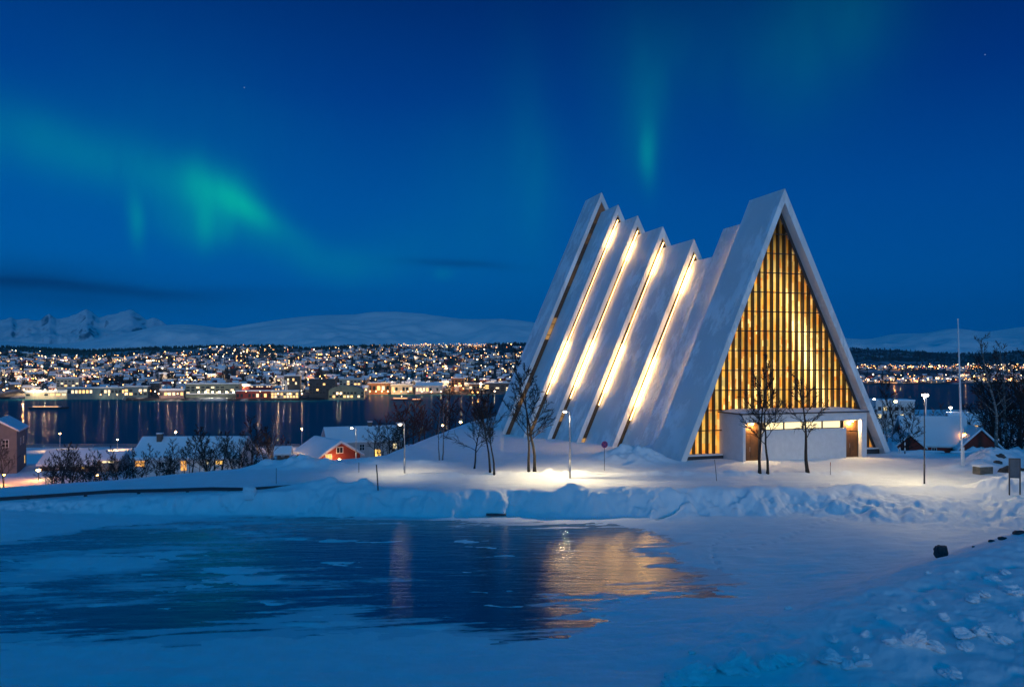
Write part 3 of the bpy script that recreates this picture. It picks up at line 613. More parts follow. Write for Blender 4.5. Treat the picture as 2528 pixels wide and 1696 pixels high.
TREES = {'birch_double': tree_meshes(3, 10, 2, 12, .36, .30, 'bark_dark', (9, 7)), 'birch_slim': tree_meshes(5, 9, 2, 8, .22, .35, 'bark_birch', (4, 4), wide=.8), 'round': tree_meshes(8, 8, 1, 16, .46, .26, 'bark_dark', (8, 6)),
         'bush': tree_meshes(11, 6, 4, 9, .40, .15, 'bark_dark', (6, 5), lean=.16), 'tall': tree_meshes(14, 12, 1, 18, .34, .30, 'bark_dark', (9, 7)), 'birch_tall': tree_meshes(17, 14, 1, 16, .26, .34, 'bark_birch', (6, 6)), 'crooked': tree_meshes(23, 8.5, 1, 12, .42, .34, 'bark_dark', (7, 7), thick=.022)}
TH_ = {'birch_double': 10, 'birch_slim': 9, 'round': 8, 'bush': 6, 'tall': 12, 'birch_tall': 14, 'crooked': 8.5}
def tree(kind, x, y, z, h, rz, label, group=None, name='bare_tree', cat='tree', wid=1.0):
    t = thing(name, label, cat, (x, y, z), rz, group); tm, cm = TREES[kind]
    a = link('trunk', tm, t); c = link('crown', cm, t); s = h / TH_[kind]; t.scale = (s * wid, s * wid, s); return t
def tree_px(kind, px, py, topy, rz, label, wid=1.0, group=None, D=None, name='bare_tree'):
    if D is None: x, y, z = G(px, py)
    else: x, y = (px - CXP) / F_PX * D, D; z = gz(x, y)
    h = EYE - (topy - HYP) / F_PX * y - z
    return tree(kind, x, y, z, h, rz, label, group, name, wid=wid)
tree_px('birch_slim', 1088.6, 1136, 972, .4, 'slender pale-barked birch standing alone on the brow of the snow bank', .8, name='birch_tree')
tree_px('round', 1170, 1157, 985, 1.1, 'bare dark tree with low drooping branches between the pale birch and the forked tree')
tree_px('birch_double', 1215, 1168, 930, 2.0, 'forked bare tree beside the rear corner of the church, left of the tallest tree', .85)
tree_px('birch_double', 1313, 1164, 868, 0.3, 'tall twin-trunked bare tree in front of the rear roof plates of the church', .95)
tree_px('birch_double', 1885, 1168, 880, 2.6, 'twin-trunked bare tree in front of the left door of the porch', .95)
tree_px('crooked', 1995, 1166, 915, 1.5, 'single crooked bare tree in front of the porch ribbon window', .95)
tree_px('birch_tall', 2466, 1105, 815, 0.7, 'tall pale-trunked birch behind the snow mound right of the flagpole', 1.0, D=98, name='birch_tree')
tree_px('birch_tall', 2490, 1105, 838, 2.7, 'tall dark bare tree just right of the pale-trunked birch', 1.0, D=104)
for (px, tp, D, k, r) in [(2450, 880, 112, 'tall', .7), (2478, 905, 108, 'round', 3.7), (2510, 900, 118, 'round', 1.7), (2530, 930, 105, 'tall', 5.1), (2460, 985, 104, 'bush', 2.9), (2492, 1000, 102, 'bush', .9), (2435, 960, 118, 'round', 1), (2520, 860, 112, 'tall', 2), (2540, 900, 100, 'tall', 0), (2505, 960, 128, 'bush', 2.2), (2425, 1000, 140, 'bush', .4), (2450, 930, 135, 'tall', 4.2)]:
    tree_px(k, px, 0, tp, r, 'bare dark tree in the thicket right of the red house', 1.1, 'thicket right of the red house', D=D)
tree_px('tall', 2204, 0, 925, .6, 'bare dark tree against the water just right of the church corner', 1.0, D=112)
tree_px('birch_slim', 2198, 0, 985, 1.6, 'thin pale birch close to the right foot of the church', .9, D=106, name='birch_tree')
tree_px('round', 2240, 0, 1000, 2.1, 'bare tree beside the left gable of the red house right of the church', 1.0, D=103)
tree_px('bush', 2222, 0, 1030, 2.1, 'bare bush behind the white marker posts right of the church', 1.2, D=98)
tree_px('round', 8, 0, 1078, .3, 'bare tree with a forked crown before the pink house at the left edge', .75, D=88)
tree_px('bush', 2330, 0, 1028, 1.1, 'bare branches behind the snowy roof of the red house', 1.2, D=125)
rnd = random.Random(4)
def clump(pts, label, group, kinds=('bush', 'round', 'tall')):
    for (px, tp, D) in pts: tree_px(rnd.choice(kinds), px, 0, tp + rnd.uniform(-22, 20), rnd.uniform(0, 6), label, rnd.uniform(.75, 1.3), group, D=D)
clump([(140, 1108, 100), (162, 1120, 96), (215, 1112, 98), (222, 1105, 108), (255, 1108, 104), (270, 1120, 90), (180, 1118, 104), (128, 1122, 84), (150, 1112, 90), (172, 1100, 88), (112, 1135, 92), (190, 1140, 82), (235, 1128, 86), (245, 1150, 80), (205, 1150, 79)], 'bare dark bush below the low long-roofed building on the left', 'bushes below the low building', ('bush', 'round'))
clump([(280, 1118, 96), (300, 1085, 105), (318, 1120, 92), (335, 1110, 95), (362, 1105, 98), (385, 1120, 92), (340, 1140, 88), (310, 1140, 84)], 'bare dark tree at the left end of the white house with amber windows', 'trees at the left end of the white house')
clump([(425, 1105, 90), (400, 1112, 94), (468, 1110, 92), (522, 1080, 94), (505, 1100, 90), (548, 1060, 102), (430, 1092, 104), (585, 1060, 104), (415, 1120, 96), (455, 1075, 100), (475, 1070, 98), (492, 1085, 96), (512, 1045, 104), (530, 1060, 98), (545, 1085, 95), (575, 1075, 97), (590, 1090, 96), (440, 1130, 90), (560, 1110, 92)], 'bare dark tree in front of the lit windows of the white house', 'trees in front of the white house')
clump([(605, 1050, 130), (622, 1042, 128), (640, 1055, 126), (668, 1038, 120), (690, 1060, 128), (655, 1070, 118), (615, 1080, 112), (588, 1060, 132), (705, 1070, 135)], 'bare dark tree between the white house and the red house', 'trees between the white house and the red house')
tree_px('birch_tall', 671, 0, 1020, .6, 'pale thin birch trunk left of the red house', .7, D=100, name='birch_tree')
clump([(925, 1028, 112), (945, 1030, 116), (962, 1008, 118), (978, 998, 116), (1000, 1000, 122), (1018, 1008, 118), (1032, 1015, 124), (1050, 1000, 128), (1065, 1018, 130), (985, 1050, 100), (965, 1060, 96), (940, 1065, 94), (1010, 1045, 108), (1035, 1040, 114), (1075, 985, 140), (1100, 1000, 145), (1125, 985, 150), (1150, 960, 150), (1185, 965, 155), (1170, 1000, 150), (1110, 960, 160)], 'bare dark tree in the thicket behind the brow of the snow bank', 'thicket behind the snow bank')

clump([(px, tp, D) for px, tp, D in [(2265, 1022, 170), (2290, 1018, 190), (2312, 1012, 210), (2335, 1015, 230), (2300, 1030, 150), (2420, 1010, 170), (2445, 985, 160), (2470, 990, 180), (2495, 980, 170), (2520, 985, 190), (2405, 1020, 220), (2440, 1025, 130), (2475, 1020, 140), (2515, 1015, 135), (2365, 1018, 260), (2390, 1015, 300), (2180, 985, 200), (2165, 1000, 180), (2190, 1010, 150), (2240, 1008, 240)]], 'bare dark tree on the wooded slope below the water, right of the church', 'wooded slope right of the church')
# ------------------------------------------------------------------ street lamps, posts and signs
def street_lamp(label, px, py_head, x, y, colour='lamp_white', power=900, arm=0.0, post='post_steel', lit=(1, .82, .58), r=.06, spot=None, z=None, bulb=.16, slip=True, cat='street lamp', group=None):
    z = gz(x, y) if z is None else z; zh = EYE - (py_head - HYP) / F_PX * y; h = zh - z
    t = thing('street_lamp', label, cat, (x, y, z), 0, group)
    b = MB(); b.tube([(0, 0, -.5), (0, 0, min(1.6, h * .3))], [r * 1.45, r * 1.4], 8, post); b.tube([(0, 0, min(1.6, h * .3)), (0, 0, h * .93)] + ([(0, 0, h), (-abs(arm) * .35 * (1 if arm > 0 else -1), 0, h + .12)] if arm else [(0, 0, h - .05)]), [r, r * .75] + ([r * .7, r * .6] if arm else [r * .7]), 8, post); b.build('post', t, True)
    ax = -arm
    b = MB(); b.box(ax - .42 if arm else -.22, ax + .30 if arm else .22, -.14, .14, h + .02, h + .16, post); hd = b.build('lamp_head', t, bevel=.03)
    b = MB(); b.ball((ax - .05 if arm else 0, 0, h - .03), bulb, colour, 10, 6, .62); b.build('bulb', hd, True)
    lamp_light(t, (ax - .05, 0, h - bulb * .62 - .10), power, lit, .10, spot); return t
x, y, z = G(1407, 1181); street_lamp('lit street lamp on a slim roadside pole left of the round sign', 1407, 1016, x, y, arm=.38, power=2700, lit=(1, .78, .42), spot=146)
x, y, z = G(998.6, 1168); street_lamp('lit street lamp on a slim pole beside the dark thicket', 998, 1047, x, y, arm=.36, power=620, lit=(1, .80, .44), spot=134)
x, y = (879 - CXP) / F_PX * 98, 98; street_lamp('lit street lamp on a pale pole before the grey house', 879, 1056, x, y, arm=.5, power=900, lit=(1, .80, .46), spot=165)
x, y, z = G(2282, 1194); street_lamp('lit street lamp on a thin dark pole at the roadside left of the flagpole', 2279, 974, x, y, post='post_dark', power=2900, lit=(1, .78, .42), spot=172, r=.05, bulb=.20)
x, y = (2286 - CXP) / F_PX * 150, 150; street_lamp('lit street lamp on a thick white post behind the dark roadside pole', 2286, 975, x, y, post='post_white', power=2500, r=.2, bulb=.5, spot=165)
for (px, py, D, c, lt, pw, lab, po) in [
    (148, 1070, 372, 'lamp_warm', (1, .56, .22), 15000, 'lit lamp on the shore road beyond the low long-roofed building', 'post_white'),
    (434, 1066, 372, 'lamp_warm', (1, .56, .22), 15000, 'lit lamp on the shore road behind the roof of the white house', 'post_white'),
    (745, 1058, 372, 'lamp_warm', (1, .60, .25), 15000, 'lit lamp on the shore road above the left end of the red roof', 'post_white'),
    (290, 1085, 374, 'lamp_warm', (1, .56, .22), 14000, 'lit lamp half hidden in the trees left of the white house', 'post_steel'),
    (610, 1082, 374, 'lamp_warm', (1, .56, .22), 14000, 'lit lamp half hidden in the trees right of the white house', 'post_steel'),
    (1137, 1042, 245, 'lamp_warm', (1, .72, .30), 2200, 'lit yellow lamp over the middle of the lit footbridge', 'post_dark'),
    (1169, 1048, 240, 'lamp_white', (1, .80, .50), 2200, 'lit white lamp near the right end of the lit footbridge', 'post_dark'),
    (1201, 1043, 250, 'lamp_warm', (1, .60, .20), 1600, 'lit amber lamp close against the rear plate of the church', 'post_dark'),
    (1093, 1050, 252, 'lamp_warm', (1, .72, .30), 1600, 'small lit lamp at the left end of the footbridge', 'post_dark')]:
    x = (px - CXP) / F_PX * D; street_lamp(lab, px, py, x, D, c, pw, post=po, lit=lt, r=.10, bulb=.42, z=max(gz(x, D), ZSEA + 2), spot=140 if D > 300 else None)
for (px, py, D, c, lt, pw, lab) in [
    (10, 1171, 122, 'lamp_orange', (1, .36, .04), 4200, 'lit globe lamp by the bare tree at the left edge'),
    (-40, 1168, 130, 'lamp_orange', (1, .34, .04), 6000, 'assumed orange lamp just beyond the left edge of the yard'),
    (95, 1160, 138, 'lamp_warm', (1, .38, .08), 600, 'small lit lamp in the yard left of the low building'),
    (240, 1172, 104, 'lamp_warm', (1, .50, .22), 240, 'small lamp among the bushes right of the low building'),
    (2381, 1071, 104, 'lamp_orange', (1, .42, .08), 330, 'orange lamp behind the flagpole at the red gable'),
    (2405, 1098, 102, 'lamp_orange', (1, .40, .06), 200, 'orange lamp at the foot of the red gable on the right'),
    (2431, 1068, 125, 'lamp_orange', (1, .40, .06), 200, 'orange lamp in the dark thicket right of the red gable'),
    (2211, 991, 190, 'lamp_warm', (1, .75, .45), 500, 'lit lamp in the tree left of the white apartment block'),
    (2228, 1036, 150, 'lamp_warm', (1, .72, .40), 420, 'lit lamp below the white apartment block'),
    (2158, 985, 260, 'lamp_white', (1, .80, .55), 900, 'lit lamp just right of the church slope at the water'),
    (2347, 1006, 210, 'lamp_white', (1, .92, .80), 5200, 'glaring white lamp left of the flagpole over the dark roofs'),
    (690, 1128, 118, 'lamp_warm', (1, .60, .22), 700, 'lit lamp left of the red house by the yellow tarpaulin'),
    (838, 1133, 115, 'lamp_warm', (1, .50, .16), 420, 'lit lamp against the red gable wall'),
    (975, 1122, 128, 'lamp_warm', (1, .75, .40), 700, 'lit lamp at the grey house, seen through the thicket'),
    (500, 1176, 116, 'lamp_white', (1, .80, .52), 900, 'lit lamp at the ground by the white house wall')]:
    x = (px - CXP) / F_PX * D; street_lamp(lab, px, py, x, D, c, pw, post='post_dark', lit=lt, r=.05, bulb=.20 if D < 130 else .38, z=min(gz(x, D), EYE - (py - HYP) / F_PX * D - 1.2))
def stake(label, px, py0, py1, r, mat, lean=0.0, top=None):
    x, y, z = G(px, py0); h = EYE - (py1 - HYP) / F_PX * y - z; t = thing('snow_stake', label, 'snow stake', (x, y, z))
    b = MB(); b.tube([(0, 0, -.4), (lean * .5, 0, h * .5), (lean, 0, h)], [r, r, r * .9], 6, mat); b.build('stake', t)
    if top: b = MB(); b.tube([(lean * .75, 0, h * .72), (lean, 0, h + .01)], [r * 1.5, r * 1.5], 8, top); b.build('reflector', t)
stake('thick dark snow stake on the bank crest left of the road', 934, 1210, 1147, .055, 'post_dark', -.15)
stake('thin dark snow stake before the left snow heap', 682, 1194, 1155, .025, 'post_dark')
stake('short dark snow stake by the lamp at the red house', 886, 1166, 1141, .03, 'post_dark')
stake('leaning thin snow stake in front of the church glass', 1770, 1187, 1134, .025, 'post_dark', -.2)
stake('snow stake with a red top right of the crooked tree', 2050, 1172, 1141, .02, 'post_dark', 0, 'stake_red')
# round no-stopping sign
x, y, z = G(1492.5, 1162); h = EYE - (1097 - HYP) / F_PX * y - z
t = thing('round_sign', 'round blue no-stopping sign on a thin pole below the church', 'road sign', (x, y, z), R(14))
b = MB(); b.tube([(0, .03, -.4), (0, .03, h + .1)], [.028, .028], 8, 'post_dark'); b.build('post', t)
b = MB(); K = 28; ring = lambda r, yy: [(r * math.cos(6.2832 * i / K), yy, h + r * math.sin(6.2832 * i / K)) for i in range(K)]
b.poly(ring(.31, -.02) + ring(.31, .0), [tuple(range(K)), tuple(range(2 * K - 1, K - 1, -1))] + [(i, i + K, (i + 1) % K + K, (i + 1) % K) for i in range(K)], 'sign_blue')
b.poly(ring(.31, -.026) + ring(.285, -.026), [(i, (i + 1) % K, (i + 1) % K + K, i + K) for i in range(K)], 'sign_red')
for sg in (1, -1):
    c45 = .7071; q = lambda a, w: ((a * c45 - w * c45) * sg, -.0265 - (.001 if sg > 0 else 0), h + a * c45 + w * c45)
    b.poly([q(-.28, -.016), q(.28, -.016), q(.28, .016), q(-.28, .016)], [(0, 1, 2, 3)], 'sign_red')
b.build('sign_disc', t)
# flagpole
x, y, z = G(2375.5, 1149); h = EYE - (790 - HYP) / F_PX * y - z
t = thing('flagpole', 'tall white flagpole without a flag beside the snow mound', 'flagpole', (x, y, z))
b = MB(); b.tube([(0, 0, -.3), (0, 0, .6), (-.40, 0, h)], [.11, .10, .055], 12, 'post_white'); b.build('pole', t, True)
b = MB(); b.ball((-.40, 0, h + .06), .085, 'post_white', 10, 6); b.build('finial', t, True)
b = MB(); b.tube([(-.11, -.05, .0), (-.11, -.05, 1.5)], [.04, .04], 6, 'post_white'); b.tube([(.14, -.04, -.1), (.12, -.04, 1.7)], [.05, .05], 6, 'post_white'); b.build('tabernacle', t)
# information board at the right edge
x, y, z = G(2505, 1222); t = thing('information_board', 'dark information board on two posts in the snow at the right edge', 'information board', (x, y, z), R(-12))
zt = EYE - (1131 - HYP) / F_PX * y - z; zb_ = EYE - (1180 - HYP) / F_PX * y - z
for sx in (-.36, .36): b = MB(); b.box(sx - .04, sx + .04, -.04, .04, -.5, zt, 'post_dark'); b.build('post', t)
b = MB(); b.box(-.32, .32, -.025, .025, zb_, zt - .08, 'panel_slate'); b.box(-.32, .32, -.04, .04, zt - .08, zt, 'post_dark'); b.build('panel', t)
# white posts right of the church
x, y, z = G(2234, 1120); h = 28 / F_PX * y; t = thing('marker_post', 'thin banded black and white marker post right of the church foot', 'marker post', (x, y, z)); b = MB()
for i in range(5): b.tube([(0, 0, -.3 + i * (h + .3) / 5), (0, 0, -.3 + (i + 1) * (h + .3) / 5)], [.06, .06], 8, 'post_white' if i % 2 == 0 else 'post_dark')
b.build('post', t)
x, y, z = G(2221, 1120); t = thing('trestle', 'low white trestle beside the banded marker post', 'trestle', (x, y, z)); h = 14 / F_PX * y
for sx in (-1, 1): b = MB(); b.tube([(sx * .17, 0, -.2), (sx * .04, 0, h)], [.04, .04], 6, 'post_white'); b.build('leg', t)
b = MB(); b.box(-.09, .09, -.06, .06, h, h + .05, 'post_white'); b.build('top', t)

# ------------------------------------------------------------------ loose things in the snow
def boulder(name, label, cat, x, y, z, sx, sy, sz, seed, mat, boxy=.0, group=None, parent=None, sub=3, rough=.28):
    bm = bmesh.new(); bmesh.ops.create_icosphere(bm, subdivisions=sub, radius=1)
    for v in bm.verts:
        c = v.co.normalized(); k = 1 + rough * float(fbm(np.array([c.x * 1.7 + seed * 3.1 + c.z * .8]), np.array([c.y * 1.7 + c.z * 2.3]), seed, 4)[0])
        if boxy: mx = max(abs(c.x), abs(c.y), abs(c.z)); k *= 1 + boxy * (1 / mx - 1)
        v.co = Vector((c.x * sx, c.y * sy, c.z * sz)) * k
    me = bpy.data.meshes.new(name); bm.to_mesh(me); bm.free(); me.materials.append(M[mat])
    o = link(name, me, parent); o.location = (x, y, z)
    if parent is None: tag(o, label, cat, group)
    return o
x, y, z = G(2323, 1375); boulder('black_block', 'black squared block standing in the snow slope on the right', 'block', x, y, z + .26, .28, .26, .36, 3, 'dark_panel', .75)
for i, (px, py, s, lab) in enumerate([(2448, 1337, .14, 'small dark stone right of the black block, nearest to it'), (2474, 1331, .18, 'small dark stone between two others on the right slope'), (2515, 1318, .26, 'larger flat dark stone at the right edge of the slope'), (2403, 1350, .07, 'tiny dark pebble just right of the black block')]):
    x, y, z = G(px, py); boulder('stone', lab, 'stone', x, y, z + s * .2, s * 1.3, s, s * .6, 11 + i, 'dark_panel', group=None)
x, y, z = G(617, 1228); boulder('snow_block', 'squared block of dirty snow beside the end of the guard rail', 'snow block', x, y, z + .35, .50, .42, .52, 31, 'snow', .65)
x, y, z = G(2436, 1170); t = thing('stone_bench', 'squared dark stone block at the foot of the snow mound', 'stone block', (x, y, z), R(16))
b = MB(); b.box(-.75, .75, 0, .8, -.5, .62, 'stone_dark'); b.build('stone', t, bevel=.05)
b = MB(); b.prism([(-.78, .622), (.78, .622), (.72, .74), (.1, .80), (-.7, .72)], -.02, .82, 'roof_snow'); b.build('snow_cap', t, bevel=.04)
for (px, py, s, sd, lab) in [(2470, 1122, .45, 51, 'dark boulder near the top of the snow mound'), (2462, 1142, .55, 52, 'dark boulder in the middle of the snow mound'), (2490, 1165, .9, 53, 'grey boulder at the foot of the snow mound, behind the board'), (2520, 1162, .7, 54, 'grey boulder right of the information board')]:
    x, y, z = G(px, py); boulder('boulder', lab, 'boulder', x, y, z - .25, s * .9, s * .8, s * .75, sd, 'rock', .35, rough=.5)
x, y, z = G(1225, 1271); b = MB(); b.box(-.75, .75, -.35, .35, -.05, .05, 'dark_trim'); b.tube([(.55, 0, .03), (.55, 0, .14)], [.03, .03], 6, 'dark_trim'); o = b.build('metal_plate'); o.location = (x, y, z + .05); tag(o, 'small dark metal plate lying on the snow below the bank', 'metal plate')
o = None
SC = [boulder('snow_clump', None, None, 0, 0, -500, 1, .9, .7, 60 + k, 'snow', 0, sub=4, rough=.62) for k in range(4)]
rnd = random.Random(12); first = True; spots = [(1700, 1672, .55), (1672, 1690, .45), (1735, 1662, .40), (1655, 1680, .3), (1820, 1640, .55), (1850, 1655, .35), (1895, 1640, .3), (1920, 1628, .38), (1960, 1632, .25), (1985, 1618, .2), (2055, 1628, .45), (2090, 1640, .32), (2130, 1632, .3), (2060, 1575, .2), (2140, 1562, .22), (2200, 1580, .35), (2260, 1578, .42), (2300, 1590, .3), (2380, 1565, .38), (2430, 1555, .42), (2470, 1575, .3), (2385, 1590, .25), (2330, 1520, .2), (2400, 1475, .3), (2430, 1462, .22), (2500, 1455, .4), (2300, 1485, .12), (2450, 1425, .22), (2480, 1410, .2), (2360, 1405, .12), (2290, 1410, .1), (2230, 1500, .12), (2170, 1520, .12), (2045, 1570, .1), (1945, 1497, .16), (1710, 1608, .12), (2230, 1550, .12), (2110, 1600, .14), (2520, 1520, .3), (2350, 1660, .3)]
for i, (px, py, s) in enumerate(spots):
    src = SC[i % 4]; o = src if i < 4 else src.copy()
    if i >= 4: COL.objects.link(o)
    x, y, z = G(px, py + 6); s *= 1.15; o.location = (x, y, z + s * .12); o.scale = (s * rnd.uniform(.9, 1.5), s, s * rnd.uniform(.7, 1.1)); o.rotation_euler = (rnd.uniform(-.3, .3), rnd.uniform(-.3, .3), rnd.uniform(0, 6))
    big = s > .17; tag(o, ('large broken snow clump among those at the bottom of the near slope' if py > 1540 else 'large broken snow clump higher on the near slope') if big else ('small snow lump among those at the bottom of the near slope' if py > 1540 else 'small snow lump higher on the near slope, below the black block'), 'snow clump', ('big' if big else 'small') + (' snow clumps low on the near slope' if py > 1540 else ' snow clumps high on the near slope'))

# ------------------------------------------------------------------ fences, walls, bridge
def rail_run(name, label, cat, pts, h, rail_h, post_gap, mat, thick=.06, rails=1):
    t = thing(name, label, cat, tuple(pts[0])); o = Vector(pts[0]); V = [Vector(p) - o for p in pts]
    for k in range(rails):
        b = MB(); top = h - k * (h / max(1, rails)); 
        for a, c in zip(V[:-1], V[1:]):
            d = (c - a); nrm = Vector((-d.y, d.x, 0)).normalized() * thick
            q = [a + nrm, a - nrm, c - nrm, c + nrm]; b.poly([tuple(p + Vector((0, 0, top - rail_h))) for p in q] + [tuple(p + Vector((0, 0, top))) for p in q], [(0, 3, 2, 1), (4, 5, 6, 7), (0, 1, 5, 4), (1, 2, 6, 5), (2, 3, 7, 6), (3, 0, 4, 7)], mat)
        b.build('rail', t)
    for a, c in zip(V[:-1], V[1:]):
        n_ = max(1, int((c - a).length / post_gap))
        for k in range(n_):
            p = a.lerp(c, (k + .5) / n_); b = MB(); b.box(p.x - thick * 1.3, p.x + thick * 1.3, p.y - thick * 1.3 + .02, p.y + thick * 1.3 + .02, p.z - .5, p.z + h - rail_h * .4, mat); b.build('post', t)
    return t
gp = [(P(px, py, 60.9)[0], 60.9 + dy, P(px, py, 60.9)[2]) for px, py, dy in [(-260, 1244, .2), (0, 1231, 0), (140, 1222, 0), (280, 1213, .1), (400, 1211, .2), (520, 1207, .2), (607, 1208, .1), (670, 1205, .3), (740, 1201, .5)]]
rail_run('guard_rail', 'dark low guard rail half buried in snow along the left edge of the frozen pool', 'guard rail', gp, .12, .26, 6, 'dark_trim', .07)
sp = [(P(px, 1110, 385)[0], 385, -32.8) for px in range(-100, 800, 60)]
rail_run('guard_rail', 'pale railing along the lit shore road by the water', 'guard rail', sp, 1.7, .22, 9, 'post_steel', .08, 2)
# footbridge
t = thing('footbridge', 'lit footbridge with yellow-lit railings leading to the church hill', 'bridge', tuple(P(1086, 1086, 250)))
e0, e1 = Vector((0, 0, 0)), Vector(P(1230, 1066, 246)) - Vector(P(1086, 1086, 250))
b = MB(); n_ = 12; arc = [e0.lerp(e1, i / n_) + Vector((0, 0, 1.0 * math.sin(math.pi * i / n_))) for i in range(n_ + 1)]
for a, c in zip(arc[:-1], arc[1:]): b.poly([a + Vector((0, -1.6, -.5)), a + Vector((0, 1.6, -.5)), c + Vector((0, 1.6, -.5)), c + Vector((0, -1.6, -.5)), a + Vector((0, -1.6, 0)), a + Vector((0, 1.6, 0)), c + Vector((0, 1.6, 0)), c + Vector((0, -1.6, 0))], [(0, 3, 2, 1), (4, 5, 6, 7), (0, 1, 5, 4), (2, 3, 7, 6)], 'concrete')
b.build('deck', t)
for yy in (-1.5, 1.5):
    b = MB()
    for zz in (.55, 1.2): b.tube([a + Vector((0, yy, zz)) for a in arc], [.07] * len(arc), 4, 'cream_render')
    for i in range(37): a = e0.lerp(e1, i / 36) + Vector((0, yy, 1.0 * math.sin(math.pi * i / 36))); b.tube([a, a + Vector((0, 0, 1.2))], [.08, .08], 4, 'cream_render')
    b.build('railing', t)
lamp_light(t, tuple(e0.lerp(e1, .3) + Vector((0, -2.6, 2.6))), 900, (1, .72, .30), .2); lamp_light(t, tuple(e0.lerp(e1, .75) + Vector((0, -2.6, 2.6))), 900, (1, .72, .30), .2)
def low_wall(label, px0, px1, py, D, h, mat):
    a = P(px0, py, D); c = P(px1, py, D); w_ = c[0] - a[0]; t = thing('low_wall', label, 'wall', ((a[0] + c[0]) / 2, D, a[2])); b = MB(); b.box(-w_ / 2, w_ / 2, -.15, .15, -1.5, h, mat); b.build('wall', t)
    b = MB(); b.prism([(-w_ / 2 - .03, h), (w_ / 2 + .03, h), (w_ / 2 - .1, h + .16), (0, h + .24), (-w_ / 2 + .1, h + .16)], -.2, .2, 'roof_snow'); b.build('snow_cap', t)
low_wall('low dark wall with a snow cap left of the flagpole', 2348, 2400, 1134, 83.5, .75, 'concrete'); low_wall('long low snow-capped wall below the red house, right of the church foot', 2224, 2330, 1124, 87, .35, 'dark_boards')

# ------------------------------------------------------------------ houses on the near slope
def house(name, label, px, py, D, w, d, hw, hr, axis, rz, wall, windows, chimney=None, over=.45, base=None, roof_t=.28, extra=None):
    x = (px - CXP) / F_PX * D; z = EYE - (py - HYP) / F_PX * D
    t = thing(name, label, 'house', (x, D, z), rz); b = MB()
    if axis == 'x': b.prism([(0, -4), (d, -4), (d, hw), (d / 2, hw + hr), (0, hw)], -w / 2, w / 2, wall, 'x')
    else: b.prism([(-w / 2, -4), (w / 2, -4), (w / 2, hw), (0, hw + hr), (-w / 2, hw)], 0, d, wall, 'y')
    b.build('wall', t)
    b = MB(); L, half = (w, d / 2) if axis == 'x' else (d, w / 2); k = hr / half; T = roof_t
    prof = [(-over, hw - over * k + .03), (half, hw + hr + .03), (2 * half + over, hw - over * k + .03), (2 * half + over - .05, hw - over * k + T * .8), (half + .25, hw + hr + T * .95), (half - .25, hw + hr + T * .95), (-over + .05, hw - over * k + T * .8)]
    if axis == 'x': b.prism(prof, -w / 2 - over, w / 2 + over, 'roof_snow', 'x')
    else: b.prism([(p - half, q) for p, q in prof], -over, d + over, 'roof_snow', 'y')
    rf = b.build('roof', t, bevel=.08)
    b = MB(); prof2 = [(-over - .01, hw - over * k - .12), (half, hw + hr - .10), (2 * half + over + .01, hw - over * k - .12), (2 * half + over + .01, hw - over * k + .02), (half, hw + hr + .025), (-over - .01, hw - over * k + .02)]
    if axis == 'x': b.prism(prof2, -w / 2 - over - .02, w / 2 + over + .02, 'frame_white', 'x')
    else: b.prism([(p - half, q) for p, q in prof2], -over - .02, d + over + .02, 'frame_white', 'y')
    b.build('eaves', rf)
    if chimney: b = MB(); cx, cy = chimney; b.box(cx - .4, cx + .4, cy - .4, cy + .4, hw + hr * .6, hw + hr + 1.0, 'dark_boards'); b.box(cx - .45, cx + .45, cy - .45, cy + .45, hw + hr + 1.002, hw + hr + 1.15, 'roof_snow'); b.build('chimney', rf)
    for (face, u, zc, ww, hh, mat) in windows:
        def put(b, u0, u1, z0, z1, o0, o1, m):
            if face == 'front': b.box(u0, u1, -o1, -o0, z0, z1, m)
            elif face == 'left': b.box(-w / 2 - o1, -w / 2 - o0, u0, u1, z0, z1, m)
            else: b.box(w / 2 + o0, w / 2 + o1, u0, u1, z0, z1, m)
        b = MB(); f = .09; put(b, u - ww / 2 - f, u + ww / 2 + f, zc + hh / 2, zc + hh / 2 + f, .002, .06, 'frame_white'); put(b, u - ww / 2 - f, u + ww / 2 + f, zc - hh / 2 - f, zc - hh / 2, .002, .06, 'frame_white')
        put(b, u - ww / 2 - f, u - ww / 2, zc - hh / 2, zc + hh / 2, .002, .06, 'frame_white'); put(b, u + ww / 2, u + ww / 2 + f, zc - hh / 2, zc + hh / 2, .002, .06, 'frame_white'); put(b, u - .03, u + .03, zc - hh / 2, zc + hh / 2, .025, .05, 'frame_white')
        if hh > .9: put(b, u - ww / 2, u - .03, zc - .03, zc + .03, .025, .05, 'frame_white'); put(b, u + .03, u + ww / 2, zc - .03, zc + .03, .025, .05, 'frame_white')
        wd = b.build('window', t); b = MB(); put(b, u - ww / 2, u + ww / 2, zc - hh / 2, zc + hh / 2, .005, .02, mat); b.build('pane', wd)
    return t
house('red_house', 'red wooden house with broad snow roof and lit gable left of the grey house', 840, 1144, 117, 6.6, 9.5, 1.35, 1.9, 'y', R(36), 'red_boards', [('front', -.1, 2.05, .95, .8, 'window_dark'), ('front', -1.9, .75, .9, 1.5, 'pane_amber'), ('left', 5, .5, 2.2, .7, 'pane_cream')], over=.55)
house('grey_house', 'pale grey two-storey house with a snow roof behind the red gable', 905, 1140, 150, 14.5, 8.5, 4.2, 2.3, 'x', R(22), 'grey_boards', [('front', -4.9, 2.9, 1.1, 1.3, 'window_dark'), ('front', -.9, 2.9, .9, 1.1, 'window_dark'), ('front', 2.2, 1.6, 1.2, 1.5, 'pane_yellow'), ('left', 3, 2.0, .8, 1.1, 'window_dark'), ('front', 5.6, 2.9, .8, 1.0, 'pane_cream'), ('front', -2.9, 1.0, .7, 1.2, 'window_dark')], (1.5, 4.2))
